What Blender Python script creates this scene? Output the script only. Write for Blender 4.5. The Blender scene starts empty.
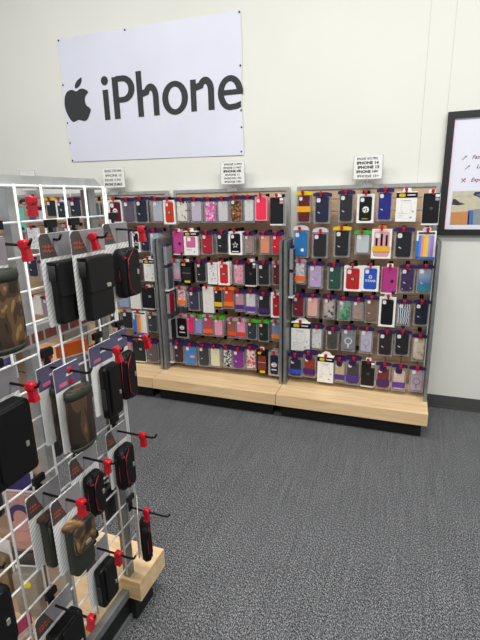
import bpy, math, random
from mathutils import Matrix, Vector
random.seed(7)
SC = bpy.context.scene
COL = SC.collection

# ------------------------------------------------------------------ materials
def srgb(h):
    h = h.lstrip('#'); v = [int(h[i:i+2], 16)/255 for i in (0, 2, 4)]
    return tuple((c/12.92 if c <= .04045 else ((c+.055)/1.055)**2.4) for c in v) + (1.0,)
MATS = {}
def mat(name, col, rough=.5, metal=0.0, var=.06, scale=40, alpha=1.0, bump=0.0, spec=.5, emit=0.0):
    if name in MATS: return MATS[name]
    m = bpy.data.materials.new(name); m.use_nodes = True
    nt = m.node_tree; b = nt.nodes['Principled BSDF']
    c = srgb(col) if isinstance(col, str) else col
    b.inputs['Roughness'].default_value = rough; b.inputs['Metallic'].default_value = metal
    b.inputs['Specular IOR Level'].default_value = spec
    tc = nt.nodes.new('ShaderNodeTexCoord'); n = nt.nodes.new('ShaderNodeTexNoise')
    n.inputs['Scale'].default_value = scale; n.inputs['Detail'].default_value = 3
    nt.links.new(tc.outputs['Object'], n.inputs['Vector'])
    r = nt.nodes.new('ShaderNodeValToRGB')
    r.color_ramp.elements[0].position = .3; r.color_ramp.elements[1].position = .7
    r.color_ramp.elements[0].color = tuple(x*(1-var) for x in c[:3]) + (1,)
    r.color_ramp.elements[1].color = tuple(min(1, x*(1+var)) for x in c[:3]) + (1,)
    nt.links.new(n.outputs['Fac'], r.inputs['Fac']); nt.links.new(r.outputs['Color'], b.inputs['Base Color'])
    if bump:
        bp = nt.nodes.new('ShaderNodeBump'); bp.inputs['Strength'].default_value = bump; bp.inputs['Distance'].default_value = .004
        nt.links.new(n.outputs['Fac'], bp.inputs['Height']); nt.links.new(bp.outputs['Normal'], b.inputs['Normal'])
    if alpha < 1: b.inputs['Alpha'].default_value = alpha
    MATS[name] = m; return m
def pattern(name, kind, cols, scale, rough=.35, stretch=(1, 1, 1), pos=None):
    """procedural pattern: noise / voronoi / wave through a stepped or smooth ramp"""
    if name in MATS: return MATS[name]
    m = bpy.data.materials.new(name); m.use_nodes = True
    nt = m.node_tree; b = nt.nodes['Principled BSDF']; b.inputs['Roughness'].default_value = rough
    tc = nt.nodes.new('ShaderNodeTexCoord'); mp = nt.nodes.new('ShaderNodeMapping')
    mp.inputs['Scale'].default_value = stretch
    nt.links.new(tc.outputs['Object'], mp.inputs['Vector'])
    step = kind.endswith('!'); k = kind.rstrip('!')
    if k == 'noise':
        t = nt.nodes.new('ShaderNodeTexNoise'); t.inputs['Scale'].default_value = scale; t.inputs['Detail'].default_value = 2; out = t.outputs['Fac']
        t.inputs['Distortion'].default_value = .6
    elif k == 'voronoi':
        t = nt.nodes.new('ShaderNodeTexVoronoi'); t.inputs['Scale'].default_value = scale; out = t.outputs['Distance']
    elif k == 'wave':
        t = nt.nodes.new('ShaderNodeTexWave'); t.inputs['Scale'].default_value = scale; t.inputs['Distortion'].default_value = 4; t.inputs['Detail'].default_value = 1; out = t.outputs['Fac']
    elif k == 'straight':
        t = nt.nodes.new('ShaderNodeTexWave'); t.inputs['Scale'].default_value = scale; out = t.outputs['Fac']
    elif k in ('gradx', 'gradz'):
        t = nt.nodes.new('ShaderNodeSeparateXYZ'); nt.links.new(tc.outputs['Generated'], t.inputs['Vector'])
        out = t.outputs['X' if k == 'gradx' else 'Z']
    if k not in ('gradx', 'gradz'): nt.links.new(mp.outputs['Vector'], t.inputs['Vector'])
    r = nt.nodes.new('ShaderNodeValToRGB'); cr = r.color_ramp
    if step: cr.interpolation = 'CONSTANT'
    N = len(cols)
    pos = pos or ([i/N for i in range(N)] if step else [i/(N-1) for i in range(N)])
    while len(cr.elements) < N: cr.elements.new(.5)
    for e, p_, c in zip(cr.elements, pos, cols): e.position = p_
    for e, c in zip(cr.elements, cols): e.color = srgb(c)
    nt.links.new(out, r.inputs['Fac']); nt.links.new(r.outputs['Color'], b.inputs['Base Color'])
    MATS[name] = m; return m
PAT = {
 'rainbow': ('gradx!', ['#4b8fd6', '#ee8f9a', '#f4c24a', '#e9d84e', '#b49be0', '#a78ad6'], 1, None, (1,1,1)),
 'orangepop': ('gradx!', ['#2f7fd0', '#ee8a2a', '#f5a04a', '#e8dccb', '#f2efe8'], 1, None, (1,1,1)),
 'floral_red': ('voronoi!', ['#d0392c', '#b9b9cc', '#d9d3d6'], 55, [0, .28, .6], (1,1,1)),
 'floral_or': ('voronoi!', ['#e8763a', '#e9c9c0', '#b06a90'], 55, [0, .35, .65], (1,1,1)),
 'lavender': ('noise', ['#6a4f86', '#b9a2c8', '#8f74a8'], 28, None, (1,1,1)),
 'circles': ('voronoi!', ['#b7a4c4', '#2b1740', '#3a2252'], 45, [0, .18, .5], (1,1,1)),
 'blueteal': ('gradz', ['#2c8f95', '#3b74a8', '#8fa3bd', '#b3b4c4'], 1, None, (1,1,1)),
 'blackshapes': ('voronoi!', ['#201c22', '#a59a98', '#b8aca8'], 40, [0, .35, .6], (1,1,1)),
 'greenmarble': ('noise!', ['#3d6b4a', '#59a070', '#8d8794', '#b9aeb8'], 22, [0, .42, .52, .62], (1,1,1)),
 'taupe': ('noise', ['#5e4c46', '#a18b82', '#8d7a76'], 30, None, (1,1,1)),
 'brownlea': ('noise', ['#5d4636', '#8a7060'], 60, None, (1,1,1)),
 'zebra': ('wave!', ['#15181d', '#c7d3dd'], 26, [0, .5], (1,1,2)),
 'whitespeck': ('voronoi!', ['#5b5652', '#d6d3d0', '#cac6c2'], 50, [0, .2, .6], (1,1,1)),
 'beigegold': ('voronoi!', ['#a88a4a', '#cdbfa6', '#d8cdb8'], 36, [0, .3, .6], (1,1,1)),
 'sand': ('noise', ['#a38a68', '#d0bd9c'], 120, None, (1,1,1)),
 'paws': ('voronoi!', ['#22201f', '#d2cdc2', '#dad6cc'], 36, [0, .27, .6], (1,1,1)),
 'pinkwhite': ('noise!', ['#d0559c', '#e6a8cc', '#ead7e4'], 45, [0, .5, .62], (1,1,1)),
 'leopard': ('voronoi!', ['#b98552', '#7d4c25', '#2f1c12'], 60, [0, .32, .62], (1,1,1)),
 'silverglit': ('noise', ['#7f8588', '#d4d6d4', '#9ba5a4'], 90, None, (1,1,1)),
 'brownspark': ('noise', ['#3c2a2a', '#a08a84', '#5d4640'], 70, None, (1,1,1)),
 'greypink': ('gradz', ['#c480a8', '#bba9b8', '#8f98a0'], 1, None, (1,1,1)),
 'whiteprint': ('noise!', ['#8b8d94', '#e4e3e2', '#efeeec'], 60, [0, .4, .6], (1,1,2)),
 'pinkfloral': ('voronoi!', ['#b2506e', '#d993a6', '#e0a8b4'], 70, [0, .3, .6], (1,1,1)),
 'scroll': ('noise!', ['#17171b', '#d7d6d8'], 70, [0, .5], (1,1,1)),
 'redfloral': ('voronoi!', ['#a82f3c', '#c2606a', '#dfc9c6'], 55, [0, .3, .5], (1,1,1)),
}
def casemat(spec):
    if spec.startswith('p:'):
        k, cols, sc, pos, st = PAT[spec[2:]]
        return pattern('case_' + spec[2:], k, cols, sc, .35, st, pos)
    return mat('case_' + spec[1:], spec, .42, 0, .05, 60, spec=.3)

# ------------------------------------------------------------------ mesh builder
class MB:
    def __init__(s): s.v = []; s.f = []; s.mi = []; s.sm = []
    def add(s, vs, fs, mi=0, smooth=False):
        o = len(s.v); s.v += [tuple(v) for v in vs]
        for f in fs: s.f.append([i+o for i in f]); s.mi.append(mi); s.sm.append(smooth)
        return s
    def box(s, x0, x1, y0, y1, z0, z1, mi=0):
        vs = [(x, y, z) for z in (z0, z1) for y in (y0, y1) for x in (x0, x1)]
        return s.add(vs, [(0,2,3,1), (4,5,7,6), (0,1,5,4), (2,6,7,3), (0,4,6,2), (1,3,7,5)], mi)
    def loft(s, loops, mi=0, smooth=False, cap=(True, True)):
        n = len(loops[0]); vs = [p for L in loops for p in L]; fs = []
        for k in range(len(loops)-1):
            for i in range(n):
                j = (i+1) % n; fs.append((k*n+i, k*n+j, (k+1)*n+j, (k+1)*n+i))
        if cap[0]: fs.append(tuple(reversed(range(n))))
        if cap[1]: fs.append(tuple(range((len(loops)-1)*n, len(loops)*n)))
        return s.add(vs, fs, mi, smooth)
    def rprism(s, cx, cz, w, h, r, y0, y1, bev=.002, mi=0, smooth=False, seg=4):
        """rounded rectangle in XZ, from y0 (front) to y1 (back), with softened rims"""
        def L(ins, y):
            pts = []; W = w/2-ins; H = h/2-ins; rr = max(r-ins, .0005)
            for (sx, sz, a0) in ((1,1,0), (-1,1,90), (-1,-1,180), (1,-1,270)):
                for k in range(seg+1):
                    a = math.radians(a0+90*k/seg)
                    pts.append((cx+sx*(W-rr)+rr*math.cos(a), y, cz+sz*(H-rr)+rr*math.sin(a)))
            return pts
        if bev: loops = [L(bev, y0), L(bev*.3, y0+bev*.3), L(0, y0+bev), L(0, y1-bev), L(bev, y1)]
        else: loops = [L(0, y0), L(0, y1)]
        return s.loft(loops, mi, smooth)
    def tube(s, pts, r, n=8, mi=0, smooth=True):
        P = [Vector(p) for p in pts]; loops = []
        for i, p in enumerate(P):
            t = (P[min(i+1, len(P)-1)]-P[max(i-1, 0)]).normalized()
            u = t.cross(Vector((0, 0, 1)))
            if u.length < .05: u = t.cross(Vector((1, 0, 0)))
            u.normalize(); w = t.cross(u)
            rr = r[i] if isinstance(r, (list, tuple)) else r
            loops.append([tuple(p+u*rr*math.cos(2*math.pi*k/n)+w*rr*math.sin(2*math.pi*k/n)) for k in range(n)])
        return s.loft(loops, mi, smooth)
    def disc(s, cx, cz, rx, rz, y0, y1, mi=0, n=20):
        L = lambda y: [(cx+rx*math.cos(2*math.pi*k/n), y, cz+rz*math.sin(2*math.pi*k/n)) for k in range(n)]
        return s.loft([L(y0), L(y1)], mi)
    def ring(s, cx, cz, ro, ri, y0, y1, a0=0, a1=360, mi=0, n=36, ez=1.0, riz=None):
        full = abs(a1-a0) >= 360; riz = riz if riz is not None else ri*ez
        vs = []; fs = []; N = n if full else n+1
        for k in range(N):
            a = math.radians(a0+(a1-a0)*k/n); c, q = math.cos(a), math.sin(a)
            vs += [(cx+ro*c, y0, cz+ro*ez*q), (cx+ri*c, y0, cz+riz*q), (cx+ro*c, y1, cz+ro*ez*q), (cx+ri*c, y1, cz+riz*q)]
        for k in range(n):
            a = 4*k; b = 4*((k+1) % N)
            fs += [(a, b, b+1, a+1), (a+2, a+3, b+3, b+2), (a, a+2, b+2, b), (a+1, b+1, b+3, a+3)]
        return s.add(vs, fs, mi)
    def poly(s, pts, y0, y1, mi=0):
        return s.loft([[(x, y0, z) for x, z in pts], [(x, y1, z) for x, z in pts]], mi)
def obj(name, mb, mats, parent=None, loc=None):
    me = bpy.data.meshes.new(name); me.from_pydata(mb.v, [], mb.f); me.validate()
    for m in (mats if isinstance(mats, (list, tuple)) else [mats]): me.materials.append(m)
    if len(me.polygons) == len(mb.mi):
        me.polygons.foreach_set('material_index', mb.mi); me.polygons.foreach_set('use_smooth', mb.sm)
    import bmesh
    bm = bmesh.new(); bm.from_mesh(me); bmesh.ops.recalc_face_normals(bm, faces=bm.faces); bm.to_mesh(me); bm.free()
    o = bpy.data.objects.new(name, me); COL.objects.link(o)
    if parent: o.parent = parent
    if loc: o.location = loc
    return o
def tag(o, label, cat, group=None):
    o['label'] = label; o['category'] = cat
    if group: o['group'] = group
    return o
def thing(name, label, cat, loc=(0,0,0), rz=0, group=None):
    o = bpy.data.objects.new(name, None); COL.objects.link(o); o.empty_display_size = .05
    o.location = loc; o.rotation_euler = (0, 0, rz)
    return tag(o, label, cat, group)
def struct(name, mb, mats):
    o = obj(name, mb, mats); o['kind'] = 'structure'; return o
def copy_tree(o, parent=None):
    kids = [c for c in COL.objects if c.parent == o]
    c = o.copy(); COL.objects.link(c)
    if parent: c.parent = parent
    for k in kids: copy_tree(k, c)
    return c
def text_mb(body, size, x, z, y, bold=0.0, align='LEFT', sx=1.0, shear=0.0, mb=None, mi=0):
    cu = bpy.data.curves.new('lettering', 'FONT'); cu.body = body; cu.size = size; cu.align_x = align
    cu.offset = bold; cu.shear = shear; cu.resolution_u = 3
    t = bpy.data.objects.new('lettering', cu); COL.objects.link(t)
    dg = bpy.context.evaluated_depsgraph_get()
    me = bpy.data.meshes.new_from_object(t.evaluated_get(dg))
    mb = mb or MB()
    mb.add([(x+v.co.x*sx, y, z+v.co.y) for v in me.vertices], [list(p.vertices) for p in me.polygons], mi)
    bpy.data.objects.remove(t); bpy.data.meshes.remove(me); bpy.data.curves.remove(cu)
    return mb

# common materials
M_chrome = mat('brushed_steel', '#b4b6b5', .30, .45, .12, 25)
M_dsteel = mat('grey_steel_upright', '#85898a', .34, .5, .18, 20)
M_black = mat('black_plastic', '#08080a', .42, spec=.3)
M_kick = mat('black_kickboard', '#0b0b0c', .6)
M_rod = mat('black_wire', '#121214', .3, .4)
M_red = mat('red_lock_plastic', '#b80f22', .35, 0, .1, 60)
M_white = mat('white_card', '#eeede8', .6)
M_dark = mat('dark_print', '#3a3b3e', .6)
M_purple = mat('purple_card', '#2a1450', .45)
M_clear = mat('clear_plastic_rim', '#c3c2c6', .12, 0, .05, 30, alpha=.36)
M_sheet = mat('clear_plastic_sheet', '#e8e8ee', .06, 0, .02, 30, alpha=.016)
M_bag = mat('clear_bag_film', '#e6e4e8', .18, 0, .05, 40, alpha=.6)
M_yellow = mat('yellow_label', '#d9c21c', .5)
M_green = mat('green_card', '#2fae2e', .5)
M_orange = mat('orange_card', '#e2701c', .5)
M_lens = mat('white_lens_card', '#e4e2e4', .35)
M_silver = mat('silver_foil', '#b9bbc0', .3, .6)
TABM = {'p': M_purple, 'y': M_yellow, 'g': M_green, 'k': M_black, 'w': M_bag, 'o': M_orange, 'r': M_clear}
PACKS=[
(1, 0, 0, -0.623, 1.422, 0.087, 0.178, 'c', 'maroon case with yellow label band', '#5e0f16', 'y', 'band:#e9a317'),
(1, 0, 1, -0.508, 1.413, 0.1, 0.173, 'c', 'navy blue case', '#141c38', 'p', 'mark'),
(1, 0, 2, -0.361, 1.422, 0.09, 0.176, 'c', 'charcoal case', '#20232a', 'p', 'mark'),
(1, 0, 3, -0.245, 1.413, 0.1, 0.17, 'b', 'black case with football emblem in white box', '#15161a', 'k', 'steel'),
(1, 0, 4, -0.135, 1.428, 0.088, 0.174, 'c', 'royal blue case', '#1b1f7a', 'p', 'mark'),
(1, 0, 5, -0.014, 1.422, 0.114, 0.171, 'o', 'white carton with black header', '#f0efe9', 'n', ''),
(1, 0, 6, 0.12, 1.41, 0.094, 0.177, 'w', 'black wallet folio with silver sticker', '#17181c', 'n', 'foil'),
(1, 1, 0, -0.64, 1.2, 0.102, 0.177, 'c', 'bright blue case with round sticker', '#1d6fae', 'w', 'dot'),
(1, 1, 1, -0.516, 1.187, 0.099, 0.164, 'c', 'black case with pink trim', '#1c1b1f', 'w', 'pink'),
(1, 1, 2, -0.378, 1.206, 0.099, 0.174, 'c', 'black case under yellow and purple tab', '#15171c', 'y', 'mark'),
(1, 1, 3, -0.251, 1.183, 0.093, 0.129, 'c', 'clear case in a green-tabbed pouch', '#b9bfc2', 'g', ''),
(1, 1, 4, -0.14, 1.207, 0.116, 0.178, 'b', 'pink and black case with yellow band', '#d9a0a5', 'o', 'bandlow:#eab221'),
(1, 1, 5, -0.014, 1.201, 0.107, 0.169, 'c', 'plain black case', '#11131a', 'p', 'mark'),
(1, 1, 6, 0.111, 1.196, 0.107, 0.164, 'b', 'rainbow bubble-popper case on white card', 'p:rainbow', 'w', ''),
(1, 2, 0, -0.642, 1.0, 0.074, 0.153, 'c', 'floral case with orange band', 'p:floral_red', 'r', 'bandlow:#f06a1c'),
(1, 2, 1, -0.54, 0.983, 0.095, 0.161, 'c', 'lavender marble case', 'p:lavender', 'p', 'mark'),
(1, 2, 2, -0.415, 0.98, 0.092, 0.162, 'c', 'dark green case', '#1d4a3c', 'p', 'mark'),
(1, 2, 3, -0.301, 0.977, 0.109, 0.16, 'b', 'red case with oval team emblem', '#b3262b', 'k', 'oval'),
(1, 2, 4, -0.194, 0.981, 0.104, 0.159, 'b', 'blue case with TITANS lettering', '#2d55b5', 'k', 'titans'),
(1, 2, 5, -0.081, 0.978, 0.096, 0.166, 'w', 'magenta wallet folio with dark clasp', '#b03a80', 'w', 'clasp'),
(1, 2, 6, 0.023, 0.981, 0.088, 0.157, 'c', 'dark purple case with circle pattern', 'p:circles', 'p', 'mark'),
(1, 2, 7, 0.128, 0.984, 0.087, 0.158, 'c', 'blue to teal glitter case', 'p:blueteal', 'p', 'mark'),
(1, 3, 0, -0.651, 0.768, 0.086, 0.149, 'c', 'deep crimson case', '#6d0f24', 'p', 'mark'),
(1, 3, 1, -0.554, 0.77, 0.081, 0.147, 'c', 'blush pink case', '#dca99a', 'p', ''),
(1, 3, 2, -0.445, 0.769, 0.078, 0.148, 'c', 'clear case with black shapes', 'p:blackshapes', 'p', ''),
(1, 3, 3, -0.347, 0.762, 0.087, 0.144, 'c', 'green marble case', 'p:greenmarble', 'p', ''),
(1, 3, 4, -0.26, 0.76, 0.075, 0.136, 'c', 'taupe floral case', 'p:taupe', 'p', ''),
(1, 3, 5, -0.176, 0.778, 0.08, 0.161, 'c', 'brown textured case', 'p:brownlea', 'p', 'mark'),
(1, 3, 6, -0.081, 0.789, 0.099, 0.191, 'b', 'black case in tall white box', '#14161a', 'w', ''),
(1, 3, 7, 0.017, 0.763, 0.082, 0.151, 'c', 'zebra stripe case', 'p:zebra', 'p', ''),
(1, 3, 8, 0.119, 0.769, 0.088, 0.149, 'c', 'dark navy case with white bird mark', '#11152e', 'p', 'mark'),
(1, 4, 0, -0.655, 0.584, 0.129, 0.202, 'o', 'large white carton with black header', '#efeee9', 'w', ''),
(1, 4, 1, -0.521, 0.559, 0.078, 0.16, 'c', 'white speckled case', 'p:whitespeck', 'p', ''),
(1, 4, 2, -0.417, 0.553, 0.082, 0.143, 'c', 'smoky grey case with dark ring', '#4a453d', 'p', 'ringd'),
(1, 4, 3, -0.312, 0.569, 0.087, 0.159, 'c', 'clear grey case with white ring', '#7d8187', 'p', 'ringw'),
(1, 4, 4, -0.198, 0.571, 0.085, 0.164, 'c', 'frosted case with lilac ring', '#b6b3c4', 'p', 'ringl'),
(1, 4, 5, -0.079, 0.561, 0.094, 0.159, 'c', 'espresso brown case', '#211a17', 'p', 'mark'),
(1, 4, 6, 0.022, 0.569, 0.095, 0.156, 'c', 'black-green case', '#12191b', 'p', 'mark'),
(1, 4, 7, 0.122, 0.551, 0.079, 0.164, 'c', 'beige floral gold case', 'p:beigegold', 'p', ''),
(1, 5, 0, -0.658, 0.37, 0.094, 0.154, 'c', 'dark case with blue insert', '#141a30', 'p', 'bandlow:#2c46b8'),
(1, 5, 1, -0.553, 0.395, 0.088, 0.173, 'c', 'rust red case with purple band', '#8a2f22', 'p', 'bandlow:#3d1f63'),
(1, 5, 2, -0.445, 0.384, 0.106, 0.185, 'o', 'white carton with black header and yellow oval', '#f1f0ea', 'w', ''),
(1, 5, 3, -0.351, 0.373, 0.074, 0.165, 'c', 'sand glitter case with purple band', 'p:sand', 'p', 'bandlow:#4b2a86'),
(1, 5, 4, -0.266, 0.386, 0.089, 0.182, 'c', 'slate grey case with purple band', '#3b3b3c', 'p', 'bandlow:#4b2a86'),
(1, 5, 5, -0.172, 0.379, 0.09, 0.177, 'w', 'black wallet folio with white foot', '#1d1a19', 'n', 'foil'),
(1, 5, 6, -0.077, 0.369, 0.085, 0.168, 'c', 'dark red case with purple band', '#6e1f23', 'p', 'bandlow:#3d1f63'),
(1, 5, 7, 0.019, 0.366, 0.083, 0.166, 'c', 'pale pink case with purple band', '#c9b3a6', 'p', 'bandlow:#5b3a96'),
(1, 5, 8, 0.124, 0.364, 0.084, 0.156, 'c', 'clear lilac case with ring', '#a496a8', 'p', 'ringp'),
(2, 0, 0, -1.484, 1.402, 0.097, 0.154, 'c', 'white case with black paw prints', 'p:paws', 'p', ''),
(2, 0, 1, -1.373, 1.4, 0.088, 0.152, 'c', 'pale lilac case', '#b9b2c0', 'p', ''),
(2, 0, 2, -1.271, 1.398, 0.086, 0.15, 'c', 'pink case with white pattern', 'p:pinkwhite', 'p', ''),
(2, 0, 3, -1.175, 1.399, 0.084, 0.152, 'c', 'pale frosted case', '#c6c4c9', 'p', ''),
(2, 0, 4, -1.083, 1.407, 0.086, 0.16, 'c', 'brown leopard case', 'p:leopard', 'p', 'mark'),
(2, 0, 5, -0.99, 1.405, 0.077, 0.158, 'c', 'silver glitter case', 'p:silverglit', 'p', ''),
(2, 0, 6, -0.905, 1.413, 0.084, 0.153, 'b', 'hot coral case in slim box', '#f0345a', 'n', ''),
(2, 0, 7, -0.799, 1.407, 0.094, 0.176, 'w', 'black wallet folio with pink sticker', '#1a1c22', 'n', 'pinkst'),
(2, 1, 0, -1.53, 1.186, 0.085, 0.163, 'w', 'pink wallet folio', '#b8478a', 'r', 'clasp'),
(2, 1, 1, -1.427, 1.19, 0.106, 0.168, 'o2', 'carton showing a pink case', '#c86a98', 'n', ''),
(2, 1, 2, -1.304, 1.177, 0.088, 0.149, 'c', 'red case', '#a3142a', 'p', 'mark'),
(2, 1, 3, -1.188, 1.178, 0.09, 0.141, 'c', 'black-navy case', '#10131c', 'p', 'mark'),
(2, 1, 4, -1.091, 1.188, 0.099, 0.157, 'b', 'navy case with white star emblem', '#10131f', 'k', 'star'),
(2, 1, 5, -0.995, 1.172, 0.072, 0.137, 'c', 'brown sparkle case', 'p:brownspark', 'p', 'mark'),
(2, 1, 6, -0.881, 1.173, 0.073, 0.136, 'c', 'peach case', '#d98a6a', 'p', ''),
(2, 1, 7, -0.799, 1.173, 0.075, 0.134, 'c', 'bright red case', '#cc1230', 'p', 'mark'),
(2, 2, 0, -1.555, 0.976, 0.063, 0.144, 'c', 'grey and pink clear case', 'p:greypink', 'r', ''),
(2, 2, 1, -1.473, 0.971, 0.095, 0.154, 'o3', 'black rugged case with yellow tags', '#23252b', 'n', ''),
(2, 2, 2, -1.36, 0.974, 0.083, 0.145, 'c', 'black case with white sticker', '#121318', 'p', 'mark'),
(2, 2, 3, -1.271, 0.969, 0.072, 0.15, 'b', 'white printed case box', 'p:whiteprint', 'n', ''),
(2, 2, 4, -1.183, 0.979, 0.087, 0.163, 'b', 'red case with dark round emblem', '#c32b2f', 'k', 'oval'),
(2, 2, 5, -1.073, 0.975, 0.08, 0.154, 'c', 'pink floral case', 'p:pinkfloral', 'p', ''),
(2, 2, 6, -0.986, 0.984, 0.084, 0.166, 'w', 'black wallet folio with round seal', '#16171b', 'n', 'foil'),
(2, 2, 7, -0.893, 0.98, 0.089, 0.155, 'c', 'black case with white dot', '#14151b', 'p', 'mark'),
(2, 2, 8, -0.8, 0.982, 0.059, 0.149, 'c', 'burgundy case', '#5a0f1f', 'r', 'mark'),
(2, 3, 0, -1.528, 0.778, 0.078, 0.141, 'c', 'orange floral case', 'p:floral_or', 'r', 'bandlow:#ee7a1f'),
(2, 3, 1, -1.429, 0.768, 0.089, 0.155, 'c', 'slate navy case', '#30344a', 'p', 'mark'),
(2, 3, 2, -1.31, 0.796, 0.084, 0.19, 's', 'slim white carton seen from its blank side', '#dedcd5', 'r', ''),
(2, 3, 3, -1.234, 0.785, 0.064, 0.148, 'c', 'black case with yellow band', '#1a1b1d', 'o', 'bandlow:#e8b322'),
(2, 3, 4, -1.152, 0.789, 0.076, 0.143, 'c', 'red orange case', '#c83c1e', 'o', 'bandlow:#e8761c'),
(2, 3, 5, -1.071, 0.771, 0.072, 0.141, 'c', 'pink and black case with purple band', '#b98a97', 'p', 'bandlow:#4b2a86'),
(2, 3, 6, -0.988, 0.775, 0.081, 0.158, 'c', 'white grey case with purple band', '#c9c7cb', 'p', 'bandlow:#5b3a96'),
(2, 3, 7, -0.891, 0.766, 0.091, 0.153, 'c', 'black case with purple band', '#17161e', 'p', 'bandlow:#3a2363'),
(2, 3, 8, -0.804, 0.778, 0.075, 0.173, 'b', 'red case in white box', '#b51a2c', 'r', 'oval'),
(2, 4, 0, -1.576, 0.561, 0.107, 0.17, 'b', 'black case with silver frame and crest', '#0e0f12', 'r', 'crest'),
(2, 4, 1, -1.471, 0.569, 0.07, 0.137, 'c', 'hot pink case', '#ef1f72', 'r', ''),
(2, 4, 2, -1.399, 0.57, 0.069, 0.14, 'c', 'periwinkle case with red mark', '#8a92c8', 'g', ''),
(2, 4, 3, -1.321, 0.579, 0.079, 0.15, 'c', 'rose case with orange band', '#b3485f', 'r', 'bandlow:#ef6a1f'),
(2, 4, 4, -1.24, 0.57, 0.074, 0.141, 'c', 'light pink case', '#e39aae', 'g', ''),
(2, 4, 5, -1.136, 0.563, 0.062, 0.133, 'c', 'terracotta case with orange band', '#9c5648', 'r', 'bandlow:#e4571c'),
(2, 4, 6, -1.065, 0.568, 0.074, 0.139, 'c', 'candy pink case with red band', '#e58fb0', 'r', 'bandlow:#d9432a'),
(2, 4, 7, -0.983, 0.566, 0.075, 0.137, 'c', 'dark grey green case', '#2b3234', 'g', 'mark'),
(2, 4, 8, -0.897, 0.566, 0.081, 0.144, 'c', 'black green case', '#122018', 'g', 'mark'),
(2, 4, 9, -0.808, 0.576, 0.061, 0.142, 'c', 'grey blue case with orange band', '#7885a8', 'r', 'bandlow:#e8851c'),
(2, 5, 0, -1.542, 0.366, 0.085, 0.149, 'c', 'brown maroon case', '#3a1c20', 'p', 'mark'),
(2, 5, 1, -1.444, 0.367, 0.096, 0.155, 'c', 'sky blue case with pink tag', '#3d7fc4', 'p', 'pinktag'),
(2, 5, 2, -1.335, 0.37, 0.089, 0.157, 'c', 'dark grey case', '#33313a', 'p', 'mark'),
(2, 5, 3, -1.244, 0.371, 0.087, 0.156, 'c', 'cream case', '#d8d4b0', 'p', ''),
(2, 5, 4, -1.148, 0.372, 0.072, 0.15, 'c', 'black and white scrollwork case', 'p:scroll', 'p', ''),
(2, 5, 5, -1.065, 0.369, 0.091, 0.145, 'c', 'purple case', '#7a2a86', 'p', 'mark'),
(2, 5, 6, -0.97, 0.39, 0.077, 0.162, 'c', 'red and white floral case', 'p:redfloral', 'p', ''),
(2, 5, 7, -0.887, 0.383, 0.079, 0.172, 'o3', 'brown leather case in black carton', '#7a322c', 'n', ''),
(2, 5, 8, -0.799, 0.37, 0.083, 0.167, 'b', 'navy case with grey emblem', '#1d2340', 'r', 'crest'),
(3, 0, 0, -2.395, 1.423, 0.108, 0.13, 'c', 'dark navy clear case', '#1c2033', 'p', 'mark'),
(3, 0, 1, -2.278, 1.42, 0.078, 0.128, 'c', 'beige case', '#b9ad96', 'r', ''),
(3, 0, 2, -2.205, 1.401, 0.063, 0.124, 'c', 'grey green case', '#4a5a55', 'n', ''),
(3, 0, 3, -2.034, 1.412, 0.121, 0.168, 'b', 'maroon case with white team emblem', '#5c1429', 'k', 'osu'),
(3, 0, 4, -1.919, 1.41, 0.1, 0.16, 'c', 'smoky violet case', '#5a5160', 'p', ''),
(3, 0, 5, -1.812, 1.415, 0.103, 0.169, 'c', 'midnight blue case', '#12192b', 'p', 'mark'),
(3, 0, 6, -1.677, 1.409, 0.093, 0.161, 'c', 'light grey case', '#a9adb8', 'p', ''),
(3, 0, 7, -1.583, 1.404, 0.093, 0.167, 'b', 'orange red case with dark emblem', '#c43a24', 'k', 'oval'),
(3, 1, 0, -2.5, 1.225, 0.098, 0.148, 'c', 'crimson case', '#8a1a2b', 'r', ''),
(3, 1, 1, -2.278, 1.21, 0.102, 0.145, 'c', 'dark green case', '#24352f', 'r', ''),
(3, 1, 2, -2.08, 1.188, 0.099, 0.158, 'c', 'wine red case', '#5a1626', 'p', ''),
(3, 1, 3, -1.969, 1.188, 0.088, 0.156, 'c', 'black case', '#17181d', 'p', ''),
(3, 1, 4, -1.878, 1.185, 0.067, 0.151, 'b', 'navy case with white star', '#10162b', 'k', 'star'),
(3, 1, 5, -1.797, 1.185, 0.087, 0.146, 'c', 'navy case', '#131b33', 'p', 'mark'),
(3, 1, 6, -1.687, 1.186, 0.089, 0.174, 'c', 'clear silver case', '#a8b3bb', 'p', ''),
(3, 2, 0, -2.333, 0.979, 0.096, 0.152, 'c', 'olive case', '#5d5a2a', 'y', ''),
(3, 2, 1, -2.088, 0.962, 0.101, 0.156, 'c', 'grey case', '#6a6a70', 'p', ''),
(3, 2, 2, -1.97, 0.965, 0.099, 0.154, 'c', 'red case', '#8a1f2a', 'p', ''),
(3, 2, 3, -1.868, 0.964, 0.07, 0.149, 'c', 'plum brown case', '#4e2830', 'r', ''),
(3, 2, 4, -1.783, 0.985, 0.09, 0.166, 'o', 'white carton with yellow oval', '#f0efea', 'n', ''),
(3, 3, 0, -2.201, 0.754, 0.114, 0.155, 'c', 'mustard case', '#b58a20', 'y', ''),
(3, 3, 1, -2.034, 0.754, 0.111, 0.161, 'c', 'pale blue case', '#8c9db5', 'p', ''),
(3, 3, 2, -1.925, 0.743, 0.09, 0.147, 's', 'white card box', '#dcdad6', 'n', ''),
(3, 3, 3, -1.813, 0.768, 0.114, 0.168, 'w', 'black wallet folio', '#191c22', 'n', 'foil2'),
(3, 4, 0, -2.133, 0.563, 0.104, 0.142, 'c', 'charcoal case with yellow tag', '#25262a', 'y', ''),
(3, 4, 1, -2.018, 0.571, 0.098, 0.144, 'c', 'black case with teal dot', '#15181d', 'r', ''),
(3, 4, 2, -1.903, 0.575, 0.118, 0.184, 'b', 'orange bubble-popper case on white card', 'p:orangepop', 'r', ''),
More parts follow.
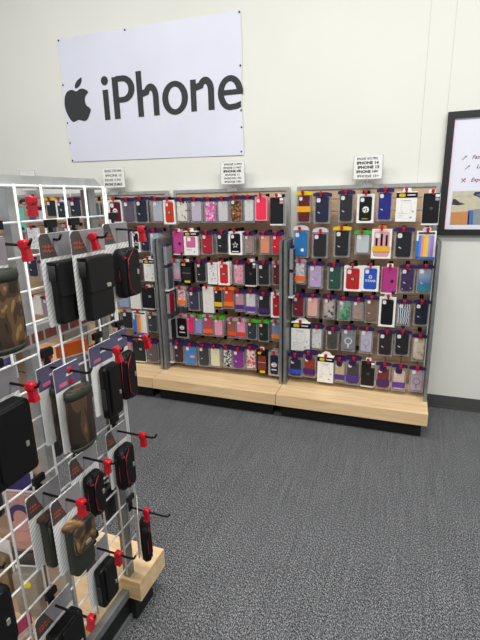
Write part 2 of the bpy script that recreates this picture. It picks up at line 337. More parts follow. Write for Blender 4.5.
(3, 4, 3, -1.793, 0.562, 0.087, 0.145, 'c', 'dark grey case with white lens dots', '#35353a', 'r', 'mark'),
(3, 5, 0, -1.996, 0.356, 0.102, 0.151, 'c', 'dusty pink case', '#b5788a', 'p', ''),
(3, 5, 1, -1.888, 0.366, 0.111, 0.179, 'w', 'dark green grey wallet folio', '#22292a', 'n', 'foil2'),
(3, 5, 2, -1.766, 0.361, 0.097, 0.165, 'c', 'grey brown case', '#5b5256', 'p', 'mark'),
(4, 0, 0, -3.078, 1.408, 0.096, 0.183, 'c', 'violet case', '#6a4a8a', 'p', ''),
(4, 0, 1, -2.947, 1.382, 0.089, 0.222, 'c', 'mint green case', '#6fc5a8', 'r', ''),
(4, 0, 2, -2.827, 1.365, 0.082, 0.101, 'c', 'blue case', '#1f4fa0', 'p', ''),
(4, 0, 3, -2.74, 1.357, 0.055, 0.109, 'c', 'white case', '#c9ccd0', 'p', ''),
(4, 0, 4, -2.627, 1.427, 0.099, 0.133, 'c', 'black case with yellow label', '#181a20', 'y', ''),
(4, 0, 5, -2.529, 1.421, 0.092, 0.143, 'b', 'dark case on white card', '#27323a', 'r', 'oval'),
(4, 1, 0, -2.963, 1.201, 0.07, 0.188, 'c', 'red and clear case', '#a02a30', 'p', ''),
(4, 1, 1, -2.844, 1.209, 0.11, 0.169, 'b', 'white printed case', 'p:whiteprint', 'p', ''),
(4, 1, 2, -2.628, 1.225, 0.1, 0.15, 'c', 'grey case with purple tab', '#57525e', 'p', ''),
(4, 2, 0, -2.901, 0.965, 0.107, 0.16, 'c', 'navy case with white bird', '#1d2238', 'p', 'mark'),
(4, 2, 1, -2.785, 0.935, 0.095, 0.159, 'c', 'pale lilac case', '#b0a5b8', 'p', ''),
(4, 3, 0, -2.923, 0.643, 0.121, 0.16, 's', 'cream box', '#cfc8bb', 'n', ''),
(4, 3, 1, -2.801, 0.632, 0.108, 0.149, 'c', 'mauve case', '#9a7fa0', 'p', '')]
# ------------------------------------------------------------------ room
def floor_material():
    m = bpy.data.materials.new('charcoal_loop_carpet'); m.use_nodes = True; nt = m.node_tree; b = nt.nodes['Principled BSDF']
    b.inputs['Roughness'].default_value = .95; b.inputs['Specular IOR Level'].default_value = .1
    tc = nt.nodes.new('ShaderNodeTexCoord')
    mp = nt.nodes.new('ShaderNodeMapping'); mp.inputs['Rotation'].default_value = (0, 0, .3); mp.inputs['Scale'].default_value = (1, .6, 1)
    nt.links.new(tc.outputs['Object'], mp.inputs['Vector'])
    n1 = nt.nodes.new('ShaderNodeTexNoise'); n1.inputs['Scale'].default_value = 230; n1.inputs['Detail'].default_value = 4; n1.inputs['Roughness'].default_value = .8
    n2 = nt.nodes.new('ShaderNodeTexNoise'); n2.inputs['Scale'].default_value = 6; n2.inputs['Detail'].default_value = 2
    nt.links.new(mp.outputs['Vector'], n1.inputs['Vector']); nt.links.new(tc.outputs['Object'], n2.inputs['Vector'])
    r = nt.nodes.new('ShaderNodeValToRGB'); e = r.color_ramp.elements
    e[0].position = .40; e[0].color = srgb('#222326'); e[1].position = .62; e[1].color = srgb('#b6b6b8')
    k = e.new(.5); k.color = srgb('#5a5b5e')
    nt.links.new(n1.outputs['Fac'], r.inputs['Fac'])
    mx = nt.nodes.new('ShaderNodeMixRGB'); mx.blend_type = 'MULTIPLY'; mx.inputs['Fac'].default_value = .2
    nt.links.new(r.outputs['Color'], mx.inputs['Color1']); nt.links.new(n2.outputs['Fac'], mx.inputs['Color2'])
    mp3 = nt.nodes.new('ShaderNodeMapping'); mp3.inputs['Scale'].default_value = (70, 3, 1); nt.links.new(tc.outputs['Object'], mp3.inputs['Vector'])
    n3 = nt.nodes.new('ShaderNodeTexNoise'); n3.inputs['Scale'].default_value = 1.0; n3.inputs['Detail'].default_value = 2; nt.links.new(mp3.outputs['Vector'], n3.inputs['Vector'])
    r3 = nt.nodes.new('ShaderNodeValToRGB'); r3.color_ramp.elements[0].position = .3; r3.color_ramp.elements[0].color = (.74, .74, .74, 1); r3.color_ramp.elements[1].position = .7; r3.color_ramp.elements[1].color = (.98, .98, .98, 1)
    nt.links.new(n3.outputs['Fac'], r3.inputs['Fac'])
    mx3 = nt.nodes.new('ShaderNodeMixRGB'); mx3.blend_type = 'MULTIPLY'; mx3.inputs['Fac'].default_value = 1
    nt.links.new(mx.outputs['Color'], mx3.inputs['Color1']); nt.links.new(r3.outputs['Color'], mx3.inputs['Color2'])
    nt.links.new(mx3.outputs['Color'], b.inputs['Base Color'])
    bp = nt.nodes.new('ShaderNodeBump'); bp.inputs['Strength'].default_value = .5; bp.inputs['Distance'].default_value = .004
    nt.links.new(n1.outputs['Fac'], bp.inputs['Height']); nt.links.new(bp.outputs['Normal'], b.inputs['Normal'])
    return m
WY = 3.061
M_wall = mat('off_white_painted_wall', '#e6e6dd', .7, 0, .012, 3, spec=.3)
M_base = mat('dark_grey_cove_base', '#4b4c4a', .5)
struct('floor', MB().box(-6, 3.5, -3, WY+.1, -.05, 0), floor_material())
struct('wall_back', MB().box(-6, 3.5, WY, WY+.1, 0, 3.6), M_wall)
struct('baseboard_back', MB().box(-6, 3.5, WY-.006, WY, 0, .09).box(-6, 3.5, WY-.012, WY-.006, 0, .012), M_base)
M_seam = mat('wall_joint_strip', '#d6d6ce', .7)
struct('trim_1', MB().box(.036, .0405, WY-.0012, WY, .09, 3.6), M_seam)
struct('trim_2', MB().box(.168, .172, WY-.0012, WY, .09, 3.6), M_seam)

# ------------------------------------------------------------------ wood
def wood_material():
    m = bpy.data.materials.new('pale_maple_laminate'); m.use_nodes = True; nt = m.node_tree; b = nt.nodes['Principled BSDF']
    b.inputs['Roughness'].default_value = .38
    tc = nt.nodes.new('ShaderNodeTexCoord'); mp = nt.nodes.new('ShaderNodeMapping'); mp.inputs['Scale'].default_value = (1.2, 14, 14)
    nt.links.new(tc.outputs['Object'], mp.inputs['Vector'])
    n = nt.nodes.new('ShaderNodeTexNoise'); n.inputs['Scale'].default_value = 2.2; n.inputs['Detail'].default_value = 5; n.inputs['Distortion'].default_value = .8
    nt.links.new(mp.outputs['Vector'], n.inputs['Vector'])
    r = nt.nodes.new('ShaderNodeValToRGB'); e = r.color_ramp.elements
    e[0].position = .3; e[0].color = srgb('#d4b183'); e[1].position = .7; e[1].color = srgb('#ecd0a4')
    nt.links.new(n.outputs['Fac'], r.inputs['Fac']); nt.links.new(r.outputs['Color'], b.inputs['Base Color'])
    return m
M_wood = wood_material()
M_slat = mat('tan_slatwall', '#c2a486', .55, 0, .1, 9)
M_slat_edge = mat('slat_groove_insert', '#e2d8c8', .4)

# ------------------------------------------------------------------ wall gondolas
P = .92; XL = -1.646; YF, YK, YB, YS = 2.567, 2.617, 3.011, 2.745
ZT, ZB, ZTOP, ZS = .17, .095, 1.470, 1.143
GS = {1: 'right display', 2: 'middle display', 3: 'left display', 4: 'far-left display'}
GN = {1: 'right-hand wall display', 2: 'middle wall display', 3: 'left wall display', 4: 'far-left wall display'}
def wall_gondola(i, x0, label):
    g = thing('display_gondola', label, 'display stand', (x0, 0, 0), 0, 'wall display gondolas')
    obj('base_deck', MB().box(.002, P-.002, YF, YB+.02, ZB, ZT), M_wood, g)
    k = MB().box(.03, P-.03, YK, YK+.02, 0, ZB).box(.03, .05, YK+.02, YB, 0, ZB).box(P-.05, P-.03, YK+.02, YB, 0, ZB)
    obj('kick_plate', k, M_kick, g)
    b = MB(); z = ZT; p = .0762
    while z < ZTOP-.02:
        z1 = min(z+p-.008, ZTOP-.02); b.box(.045, P-.045, YB+.004, YB+.03, z, z1)
        if z1+.008 < ZTOP-.02: b.box(.045, P-.045, YB+.012, YB+.03, z1, z1+.008, 1)
        z += p
    obj('slat_panel', b, [M_slat, M_slat_edge], g)
    f = MB().box(.026, P-.026, YB-.004, YB+.036, ZTOP-.022, ZTOP)
    for x in (.026, P-.048): f.box(x, x+.022, YB-.004, YB+.036, ZT, ZTOP-.022)
    obj('panel_frame', f, M_chrome, g)
    for x in (.006, P-.024):
        w = obj('wing_panel', MB().box(x+.003, x+.015, YS+.026, YB-.01, ZT+.03, ZS-.022), M_dsteel, g)
        fr = MB().box(x, x+.018, YS, YS+.026, ZT, ZS-.012).box(x, x+.018, YS+.01, YB-.006, ZS-.022, ZS)
        fr.box(x, x+.018, YS+.026, YB-.01, ZT, ZT+.03)
        fr.box(x-.001, x+.019, YS-.003, YS, ZT, ZT+.05)
        obj('wing_frame', fr, M_dsteel, w)
    return g
wall_gondola(1, XL+P, 'wood-based wall display of phone cases beside the framed poster')
wall_gondola(2, XL, 'wood-based wall display of phone cases, middle of the row on the back wall')
wall_gondola(3, XL-P, 'wall display of phone cases whose left half is hidden by the white wire grid')
wall_gondola(4, XL-2*P, 'wall display seen only through the white wire grid at far left')

# ------------------------------------------------------------------ phone case packs
ROW = ['top', 'second', 'third', 'fourth', 'fifth', 'bottom']
ORD = ['first', 'second', 'third', 'fourth', 'fifth', 'sixth', 'seventh', 'eighth', 'ninth', 'tenth', 'eleventh']
PY = 2.862            # plane of the front faces; the bottom row hangs further out
def py(row): return 2.792 if row == 5 else PY
def short(d):
    import re
    return ' '.join(re.split(r' (?:with|under|in|on|showing|seen) ', d)[0].split()[-4:])
TH = .017
def mark_mb(cx, cz, s):   # small bird / swish mark
    return MB().poly([(cx-s, cz+s*.5), (cx-s*.2, cz+s*.15), (cx+s*.3, cz-.1*s), (cx+s, cz-s*.5), (cx+.2*s, cz-.55*s), (cx-.5*s, cz-.2*s)], -.0005, .0004)
def star_mb(cx, cz, r, y0, y1):
    pts = [(cx+(r if k % 2 == 0 else r*.42)*math.sin(math.pi*k/5), cz+(r if k % 2 == 0 else r*.42)*math.cos(math.pi*k/5)) for k in range(10)]
    m = MB()
    for k in range(10): m.add([(cx, y0, cz), (pts[k][0], y0, pts[k][1]), (pts[(k+1) % 10][0], y0, pts[(k+1) % 10][1])], [(0, 1, 2)])
    return m
def make_pack(t):
    g, row, k, cx, zt, w, h, kind, desc, col, tab, ex = t
    x0 = XL+P*(2-g)
    if zt-h < ZS+.01: cx = min(max(cx, x0+(.056 if g == 2 else .030)+w/2), x0+P-.030-w/2)
    h = min(h, zt-ZT-.008)
    lab = '%s, %s from left, %s row, %s' % (desc, ORD[k], ROW[row], GS[g])
    rz = random.uniform(-.05, .05); hh = h
    root = thing('phone_case_pack', lab, 'phone case', (cx, py(row), zt), rz, '%s row of the %s' % (ROW[row], GN[g]))
    top = .006
    exs = [e for e in ex.split(';') if e]
    def case(cw, ch, cz, y, r=.011, cam=True, cams=.3):
        c = obj('phone_case', MB().rprism(0, cz, cw, ch, r, y, y+.010, .0025), casemat(col), root)
        if cam:
            q = cw*cams
            obj('camera_opening', MB().rprism(-cw/2+q*.78, cz+ch/2-q*.85, q, q*1.08, q*.32, y-.0006, y+.001, 0), M_lens if kind != 'o' else M_black, c)
        return c
    lower_tab = 'bandlow' in ex and row == 5
    if kind == 'c':
        pk = MB(); W = w/2
        pk.box(-W, -W+.002, 0, TH, -h, 0).box(W-.002, W, 0, TH, -h, 0).box(-W, W, 0, TH, -.002, 0).box(-W, W, 0, TH, -h, -h+.002)
        pk.box(-W+.001, W-.001, .0115, TH-.001, -h+.001, -.001, 0)
        pk.add([(-W+.002, .0004, -h+.002), (W-.002, .0004, -h+.002), (W-.002, .0004, -.002), (-W+.002, .0004, -.002)], [(0, 1, 2, 3)], 1)
        obj('clear_box', pk, [M_clear, M_sheet], root)
        cw, ch = w*.80, h*.88
        drop = .02 if lower_tab else 0
        c = case(cw, ch-drop, -h/2-drop/2, .0015, cam=desc.find('emblem') < 0)
        cz = -h/2-drop/2
        if tab in TABM:
            if tab == 'w':
                tb = MB().poly([(-w*.5, 0), (w*.5, 0), (w*.42, .022), (w*.15, .030), (-w*.2, .027), (-w*.44, .018)], .004, .012)
            else:
                tw = w*.56
                tb = MB().poly([(-tw, -.007), (tw, -.007), (tw, .010), (w*.3, .017), (-w*.3, .017), (-tw, .010)], -.0025, .0015)
                if lower_tab: tb.rprism(-.004, -.028, w*.48, .04, .012, -.0025, .0012, 0)
            obj('hang_tab', tb, TABM[tab], root)
        for e in exs:
            kk, _, cc = e.partition(':')
            if kk == 'mark': obj('logo_mark', mark_mb(-cw*.22, cz-ch*.12, cw*.12).add([], []), M_white, c).location.y = .0008
            elif kk == 'band': obj('label_band', MB().box(-w*.5, w*.5, -.0012, .0, -h*.62, -h*.42), mat('band_'+cc[1:], cc, .5), root)
            elif kk == 'bandlow': obj('label_band', MB().box(-w*.47, w*.47, -.0012, .0, -h*.86, -h*.64), mat('band_'+cc[1:], cc, .5), root)
            elif kk == 'dot': obj('round_sticker', MB().disc(w*.12, -h*.72, .011, .011, -.0008, .0002), M_white, root)
            elif kk == 'pink': obj('pink_trim', MB().box(-w*.42, w*.3, -.0008, .0, -.012, -.004).box(-w*.44, -w*.39, -.0008, 0, -h*.5, -.004), mat('trim_pink', '#d05a90', .5), root)
            elif kk == 'pinktag': obj('pink_tag', MB().box(0, w*.36, -.0008, .0, -h*.62, -h*.5), mat('tag_pink', '#e59a90', .5), root)
            elif kk.startswith('ring'):
                rc = {'d': '#17161a', 'w': '#e6e6e8', 'l': '#9c86c4', 'p': '#6b5a80'}[kk[-1]]
                rm = MB().ring(0, cz-.008, cw*.34, cw*.27, .0008, .0016).box(-.004, .004, .0008, .0016, cz-.008-cw*.34-.022, cz-.008-cw*.30)
                obj('magnet_ring', rm, mat('ring_'+rc[1:], rc, .4), c)
    elif kind == 'b':
        W = w/2; fr = MB(); m_ = .009 if 'slim' not in desc else .004
        fr.box(-W, W, .003, TH+.004, -h, 0)
        fr.box(-W, -W+m_, 0, .003, -h, 0).box(W-m_, W, 0, .003, -h, 0).box(-W+m_, W-m_, 0, .003, -m_, 0).box(-W+m_, W-m_, 0, .003, -h, -h+m_*1.3)
        fm = M_silver if ex == 'crest' else (mat('coral_rim', '#e8a0a8', .4) if 'slim' in desc else M_white)
        obj('carton', fr, fm, root)
        cw, ch = w-2*m_-.008, h-2.3*m_-.006; cz = -h/2-.001
        if 'popper' in desc or 'printed' in desc:
            c = obj('phone_case', MB().rprism(0, cz-.006, w*.8, h*.80, .006, .001, .006, .001), casemat(col), root)
            if 'popper' in desc:
                bb = MB()
                for r_ in range(8):
                    for q_ in range(4): bb.disc((q_-1.5)*w*.19, cz-.006+(r_-3.5)*h*.095, w*.07, w*.07, .0, .0014, 0, 10)
                obj('bubble_pops', bb, casemat(col), c)
                obj('header_print', MB().box(-w*.42, w*.42, -.0006, .0002, -.016, -.006).box(-w*.5, -w*.36, -.0007, .0001, -h, -h*.35, 1).box(-w*.5, w*.5, -.0007, .0001, -h, -h+.014, 1), [M_dark, mat('print_blue', '#2d6fc4', .5)], root)
        else:
            c = case(cw, ch, cz, -.001 if 'slim' in desc else .0005, cam=(ex not in ('crest', 'pack')))
        y0 = -.0012; em = M_white
        if ex == 'steel':
            obj('team_emblem', MB().disc(.002, cz-.005, .019, .019, y0, .001), M_white, c)
            d = MB()
            for dx, dz in ((.006, .006), (.008, -.004), (.004, -.013)): d.poly([(dx-.005, cz-.005+dz), (dx, cz+.001+dz), (dx+.005, cz-.005+dz), (dx, cz-.011+dz)], y0-.0006, y0)
            d.box(-.011, -.003, y0-.0006, y0, cz-.010, cz+.001)
            obj('emblem_print', d, M_dark, c); text_o = obj('team_name', text_mb('Steelers', .013, 0, cz-.062, y0, 0, 'CENTER'), M_yellow, c)
        elif ex == 'oval':
            o_ = MB().disc(0, cz, .013, .010, y0, .001); obj('team_emblem', o_, M_black, c)
            obj('emblem_print', MB().ring(0, cz, .009, .006, y0-.0006, y0, 40, 330, 0, 20, .75).box(.002, .009, y0-.0006, y0, cz-.002, cz+.001), M_white, c)
        elif ex == 'titans':
            obj('team_name', text_mb('TITANS', .019, 0, cz-.018, y0, .0004, 'CENTER'), M_white, c)
            obj('team_emblem', MB().ring(0, cz+.013, .010, .006, y0, .001), M_white, c)
        elif ex == 'star':
            obj('team_emblem', star_mb(0, cz-.010, .024, y0, .001), M_white, c)
            obj('emblem_print', star_mb(0, cz-.010, .016, y0-.0006, y0), M_dark, c)
            obj('team_name', MB().box(-w*.25, w*.25, y0, .001, cz-.058, cz-.052), M_white, c)
        elif ex == 'osu':
            obj('team_emblem', MB().ring(0, cz, .022, .012, y0, .001, ez=1.15).box(-.020, .020, y0, .0006, cz-.007, cz+.007), M_white, c)
        elif ex == 'crest':
            obj('team_emblem', MB().ring(0, cz, .020, .013, y0, .001, ez=.8).box(-.012, .012, y0, .0006, cz-.004, cz+.004).box(-w*.22, w*.22, y0, .0006, cz-.040, cz-.033), M_lens, c)
        for e in exs:
            if e.startswith('bandlow'):
                cc = e.split(':')[1]; obj('label_band', MB().box(-w*.44, w*.44, -.003, -.0015, -h*.76, -h*.58), mat('band_'+cc[1:], cc, .5), root)
                obj('stripe_print', MB().box(-.006, .006, -.0016, -.0006, -h*.56, -h*.16).box(-w*.3, -w*.2, -.0016, -.0006, -h*.56, -h*.3).box(w*.2, w*.3, -.0016, -.0006, -h*.56, -h*.2), M_black, root)
        if tab in TABM:
            obj('hang_tab', MB().poly([(-w*.22, 0), (w*.22, 0), (w*.22, .016), (w*.16, .022), (-w*.16, .022), (-w*.22, .016)], .004, .008), TABM[tab], root)
    elif kind in ('o', 'o2', 'o3'):
        W = w/2; hd = h*.17
        bc = M_white if kind != 'o3' else M_black
        c = obj('carton', MB().box(-W, W, 0, .032, -h, 0), bc, root)
        obj('header_panel', MB().box(-W-.0004, W+.0004, -.001, .0324, -hd-.006, -.006), M_black, c)
        ov = obj('brand_oval', MB().rprism(-w*.22, -hd/2-.006, w*.32, hd*.66, hd*.3, -.002, -.0008, 0), M_yellow, c)
        if kind != 'o3':
            obj('brand_print', text_mb('SERIES', hd*.42, w*.20, -hd/2-.010, -.0016, 0, 'CENTER') if False else MB().box(w*.02, w*.40, -.0016, -.0008, -hd/2-.009, -hd/2-.002), M_lens, c)
            pr = MB()
            if kind == 'o':
                pr.box(-W*.5, W*.45, -.0006, .0002, -h*.30, -h*.285)
                for z_ in (.72, .78, .84): pr.box(-W*.78, -W*.78+w*(.25 if z_ < .8 else .18), -.0006, .0002, -h*z_-.002, -h*z_)
                pr.disc(W*.66, -h*.66, .006, .006, -.0006, .0002, 0, 10).disc(W*.5, -h*.86, .007, .006, -.0006, .0002, 0, 10)
                pr.ring(0, -h*.52, w*.26, w*.25, -.0006, .0002, ez=1.3)
                obj('front_print', pr, mat('print_grey', '#a9a9a8', .6), c)
            else:
                obj('phone_picture', MB().rprism(0, -h*.45, w*.68, h*.45, .008, -.0014, -.0002, 0), casemat(col), c)
                obj('camera_opening', MB().rprism(-w*.12, -h*.34, w*.24, w*.24, .006, -.002, -.0012, 0), M_white, c)
                obj('front_print', MB().box(-W*.7, W*.1, -.0006, .0002, -h*.8, -h*.77).disc(W*.5, -h*.86, .006, .006, -.0006, .0002), mat('print_grey', '#a9a9a8', .6), c)
        else:
            ins = MB().rprism(0, -h*.55, w*.74, h*.62, .008, -.003, .001, .001)
            obj('phone_case', ins, casemat(col), c)
            obj('seam_line', MB().box(-w*.36, w*.36, -.0035, -.0028, -h*.52, -h*.51), M_lens if 'leather' in desc else M_yellow, c)
            obj('label_band', MB().rprism(w*.05, -h*.92, w*.5, h*.1, .006, -.003, -.0005, 0), M_yellow, c)
        if tab == 'w':
            obj('hang_tab', MB().poly([(-w*.4, 0), (w*.45, 0), (w*.2, .028), (-w*.05, .032), (-w*.2, .02)], .008, .014), M_white, root)
        elif tab != 'x':
            obj('hang_tab', MB().poly([(-w*.2, 0), (w*.2, 0), (w*.18, .02), (-w*.18, .02)], .012, .014), M_white, root)
    elif kind == 's':
        obj('carton', MB().box(-w/2, w/2, 0, .03, -h, 0), mat('blank_carton', col, .6), root)
        obj('hang_tab', MB().poly([(-w*.3, 0), (w*.3, 0), (w*.3, .012), (-w*.3, .012)], .012, .014), M_clear, root)
    elif kind == 'w':
        c = obj('phone_case', MB().rprism(0, -h/2+.004, w*.94, h*.95, .006, 0, .014, .003), casemat(col), root)
        obj('spine_seam', MB().box(-w*.40, -w*.385, -.0008, .0004, -h*.95, -.008), M_black, c)
        obj('backing_card', MB().box(-w*.5, w*.5, .015, .018, -h-.002, -.002).box(-w*.47, w*.40, .004, .015, -h-.002, -h+.010), M_white, root)
        obj('hang_tab', MB().poly([(-w*.2, -.002), (w*.2, -.002), (w*.18, .02), (-w*.18, .02)], .014, .016), M_white, root)
        if ex in ('foil', 'pinkst'): obj('sticker', MB().rprism(w*.33, -h*.08, w*.24, h*.09, .004, -.001, .0002, 0).rprism(w*.33, -h*.19, w*.24, h*.09, .004, -.001, .0002, 0, mi=1), [M_white, M_silver if ex == 'foil' else mat('tag_pink2', '#e48aa0', .5)], c)
        if ex == 'foil': obj('foil_emblem', MB().ring(.002, -h*.48, .008, .003, -.001, .0002), mat('dark_foil', '#6a6b70', .3, .6), c)
        if ex == 'foil2': obj('metal_badge', MB().box(w*.05, w*.25, -.001, .0002, -h*.45, -h*.35), M_silver, c)
        if ex == 'clasp': obj('clasp', MB().disc(w*.18, -h*.52, .011, .011, -.0012, .0002).disc(w*.30, -h*.95, .011, .011, -.0012, .0002), mat('clasp_dark', '#4a1a3a', .4), c)
    return root
hook0 = None
def make_hook(cx, zt, label, grp, Y1=3.014, tipY=PY-.022, sy=1.0):
    """slatwall hook: local y = 0 at the tip, running back to the slat panel"""
    global hook0
    if hook0 is None:
        h = thing('display_hook', label, 'hook', (cx, tipY, zt), 0, grp); L = Y1-tipY
        obj('rod', MB().tube([(0, -.004, .010), (0, 0, .003), (0, .008, 0), (0, L-.004, 0)], .0024, 6).box(-.012, .012, L-.004, L, -.022, .004), M_rod, h)
        lk = MB().rprism(0, -.001, .018, .016, .004, -.004, .014, .002).rprism(.001, -.014, .012, .018, .004, .0, .010, .002)
        obj('lock', lk, M_red, h); hook0 = h; return h
    h = copy_tree(hook0); h.location = (cx, tipY, zt); h.scale.y = 1
    if sy != 1:
        for q in COL.objects:
            if q.parent == h and q.name.startswith('rod'): q.scale.y = sy
    tag(h, label, 'hook', grp); return h
PACK_ROOTS = []
for t in PACKS:
    r = make_pack(t); PACK_ROOTS.append(r)
    g, row, k = t[:3]
    ty = py(row)-.022
    make_hook(r.location.x+random.uniform(-.006, .006), t[4]+.014, 'red-locked hook holding the %s, %s from left, %s row, %s' % (short(t[8]), ORD[k], ROW[row], GS[g]), 'red-locked hooks on the ' + GN[g], 3.014, ty, (3.014-ty)/(3.014-PY+.022))
# a second pack behind the front one on most hooks
for t, r in zip(PACKS, PACK_ROOTS):
    g, row, k = t[:3]
    if t[7] in ('o', 'o2', 'o3', 's') or g == 4 or (g == 1 and t[3] > -.2): continue
    if g == 3 and t[3] < -2.25: continue
    c = copy_tree(r); c.location.y = py(row)+.040; c.rotation_euler.z = random.uniform(-.06, .06); c.location.z -= random.uniform(0, .006)
    tag(c, 'spare pack behind the %s, %s from left, %s row, %s' % (short(t[8]), ORD[k], ROW[row], GS[g]), 'phone case', 'second packs on the hooks of the ' + GN[g])

# packs hung sideways on the wing panels between the displays
def wing_pack(x, y, z, h, col, desc, tray, w=.085):
    root = thing('phone_case_pack', desc, 'phone case', (x, y, z), math.radians(90), 'packs on the wing panels')
    W = w/2; pk = MB()
    pk.box(-W, -W+.002, 0, .024, -h, 0).box(W-.002, W, 0, .024, -h, 0).box(-W, W, 0, .024, -.002, 0).box(-W, W, .022, .024, -h, 0)
    obj('clear_box', pk, M_clear, root)
    obj('phone_case', MB().rprism(0, -h/2, w*.84, h*.9, .01, .003, .014, .002), casemat(col), root)
    if tray: obj('tray', MB().box(-W-.002, W+.002, -.002, .03, -h-.006, -h+.004), M_white, root)
    obj('hang_tab', MB().box(-.02, .02, .008, .010, 0, .02), M_purple, root)
    return root
wx2 = XL+.03; wx1 = XL+P+.03
for X_, nm in ((wx2, 'middle'), (wx1, 'right-hand')):
    other = nm == 'middle'
    for j, (z, h, c, d, tr) in enumerate([
        (1.085, .13, '#8a8d92' if other else '#24262b', 'grey framed pack', False),
        (.93, .16, '#4a4d52' if other else '#3a3a34', 'dark clear pack with white tray foot', True),
        (.745, .15, '#8f1428' if other else '#2b1d20', 'deep red edge-on pack' if other else 'black edge-on pack', False),
        (.55, .15, '#17181c', 'black edge-on pack' if other else 'charcoal edge-on pack', False),
        (.365, .15, '#53282a' if other else '#1c2c50', 'brown edge-on pack with white tray foot' if other else 'dark blue edge-on pack', other)]):
        if not other and j > 1: continue
        y_ = 2.84
        wing_pack(X_+.024, y_, z, h, c, '%s on left wing of %s display, %s from top' % (d, nm, ORD[j]), tr)

# ------------------------------------------------------------------ header signs
def sign(x, z0, z1, w, lines, label):
    s = thing('sign_holder', label, 'sign', (x, 2.99, ZTOP), 0, 'model signs on top of the displays')
    H = z1-z0
    obj('clip', MB().box(-.035, .035, -.016, .03, 0, .006).box(-.035, .035, -.016, -.013, -.018, .004).tube([(0, 0, .004), (0, 0, z0-ZTOP+.01)], .005, 8), M_clear, s)
    c = obj('card', MB().rprism(0, z0-ZTOP+H/2, w, H, .006, -.003, .001, 0), M_white, s)
    obj('clear_cover', MB().box(-w/2-.006, w/2+.006, .0012, .004, z0-ZTOP-.004, z0-ZTOP+H+.003).box(-w/2-.006, w/2+.006, -.014, .004, z0-ZTOP-.008, z0-ZTOP-.004), M_clear, s)
    n = len(lines); mb = MB(); st = H/(n+.35)
    for i, l in enumerate(lines):
        zz = z0-ZTOP+H-st*(i+.95); b = l.startswith('*'); l = l.lstrip('*')
        sz = st*(.88 if b else .78); tw = len(l)*sz*.62
        sx = min(1.25, (w*.88)/tw)
        text_mb(l, sz, random.uniform(-.006, .006), zz, -.0036, .0012 if b else .0005, 'CENTER', sx, 0, mb)
    obj('lettering', mb, M_dark, c)
sign(-.253, 1.503, 1.640, .168, ['IPHONE 14/13 PRO', '*IPHONE 14', '*IPHONE 13', '*IPHONE 14+', 'IPHONE 15+'], 'white model-list card on top of the right-hand wall display')
sign(-1.146, 1.500, 1.644, .170, ['IPHONE 14 PRO', 'IPHONE 13 PRO', '*IPHONE XR', 'IPHONE 11', 'IPHONE X/XS/11 PRO', 'IPHONE 7/8+'], 'white six-line model card on top of the middle wall display')
sign(-2.110, 1.504, 1.646, .190, ['IPHONE 12 PRO MAX', 'IPHONE 12', 'IPHONE 12 PRO', '*IPHONE XS MAX'], 'white model card above the display behind the wire grid\'s far corner')
sign(-2.94, 1.505, 1.655, .150, ['IPHONE 15 PRO'], 'white sign at far left, half hidden by the grid top rail')

# ------------------------------------------------------------------ banner
M_banner = mat('white_vinyl_banner', '#dfe1ee', .42, 0, .03, 2.5, bump=.25)
bn = thing('wall_banner', 'large white banner with dark apple logo and iPhone lettering on the wall', 'banner', (-1.815, WY, 1.70))
bx, bz = -1.815, 1.70
def banner_mesh():
    nx, nz = 40, 24; vs = []; fs = []
    for j in range(nz+1):
        for i in range(nx+1):
            u, v = i/nx, j/nz
            zl = 1.712+(2.574-1.712)*v; zr = 1.690+(2.556-1.690)*v
            x = -2.543+u*(2.543-1.089); z = zl+(zr-zl)*u
            x += .004*math.sin(v*9+1)*(1 if u in (0, 1) else 0)
            y = -.006-.0009*math.sin(u*7+v*5)-.0006*math.sin(u*15-v*9)
            vs.append((x-bx, y, z-bz))
    for j in range(nz):
        for i in range(nx):
            a = j*(nx+1)+i; fs.append((a, a+1, a+nx+2, a+nx+1))
    return MB().add(vs, fs, 0, True)
sheet = obj('banner_sheet', banner_mesh(), M_banner, bn)
M_ink = mat('charcoal_print', '#3c3d3f', .6, 0, .03, spec=.2)
y0, y1 = -.0085, -.0079
lt = MB()
def rect(a, b, c, d): lt.box(a-bx, b-bx, y0, y1, c-bz, d-bz)
BL, XH, AS = 1.991, 2.195, 2.288
rect(-2.181, -2.134, BL, XH); lt.disc(-2.157-bx, 2.256-bz, .030, .030, y0, y1)
rect(-2.094, -2.044, BL, 2.271)
def strip(outer, inner):
    n = len(outer)
    ys_ = y0-.0005; vs = [(x-bx, ys_, z-bz) for x, z in outer]+[(x-bx, ys_, z-bz) for x, z in inner]
    lt.add(vs, [(i, i+1, n+i+1, n+i) for i in range(n-1)])

def arc(cx, cz, rx, rz, a0, a1, n=20): return [(cx+rx*math.cos(math.radians(a0+(a1-a0)*k/n)), cz+rz*math.sin(math.radians(a0+(a1-a0)*k/n))) for k in range(n+1)]
strip([(-2.06, 2.275)]+arc(-2.005, 2.1865, .098, .0885, 90, -90)+[(-2.06, 2.098)], [(-2.06, 2.238)]+arc(-2.010, 2.1865, .052, .0515, 90, -90)+[(-2.06, 2.135)])
rect(-1.890, -1.845, BL, AS)
def arch(xl, xr):
    w_ = .045; cx = (xl+xr)/2+.005; rx = xr-cx
    strip([(xl, 2.163)]+arc(cx, 2.116, rx+.0, .084, 142, 0)+[(xr, BL)], [(xl, 2.118)]+arc(cx, 2.108, rx-w_, .048, 150, 0)+[(xr-w_, BL)])
arch(-1.850, -1.716)
lt.ring(-1.587-bx, 2.090-bz, .101, .053, y0, y1, ez=1.07, riz=.072)
rect(-1.465, -1.422, BL, XH-.004); arch(-1.426, -1.289)
strip(arc(-1.172, 2.085, .090, .106, 0, 280, 40)+[(-1.125, 1.983), (-1.097, 1.992)], arc(-1.172, 2.085, .046, .070, 0, 280, 40)+[(-1.135, 2.018), (-1.097, 2.030)])
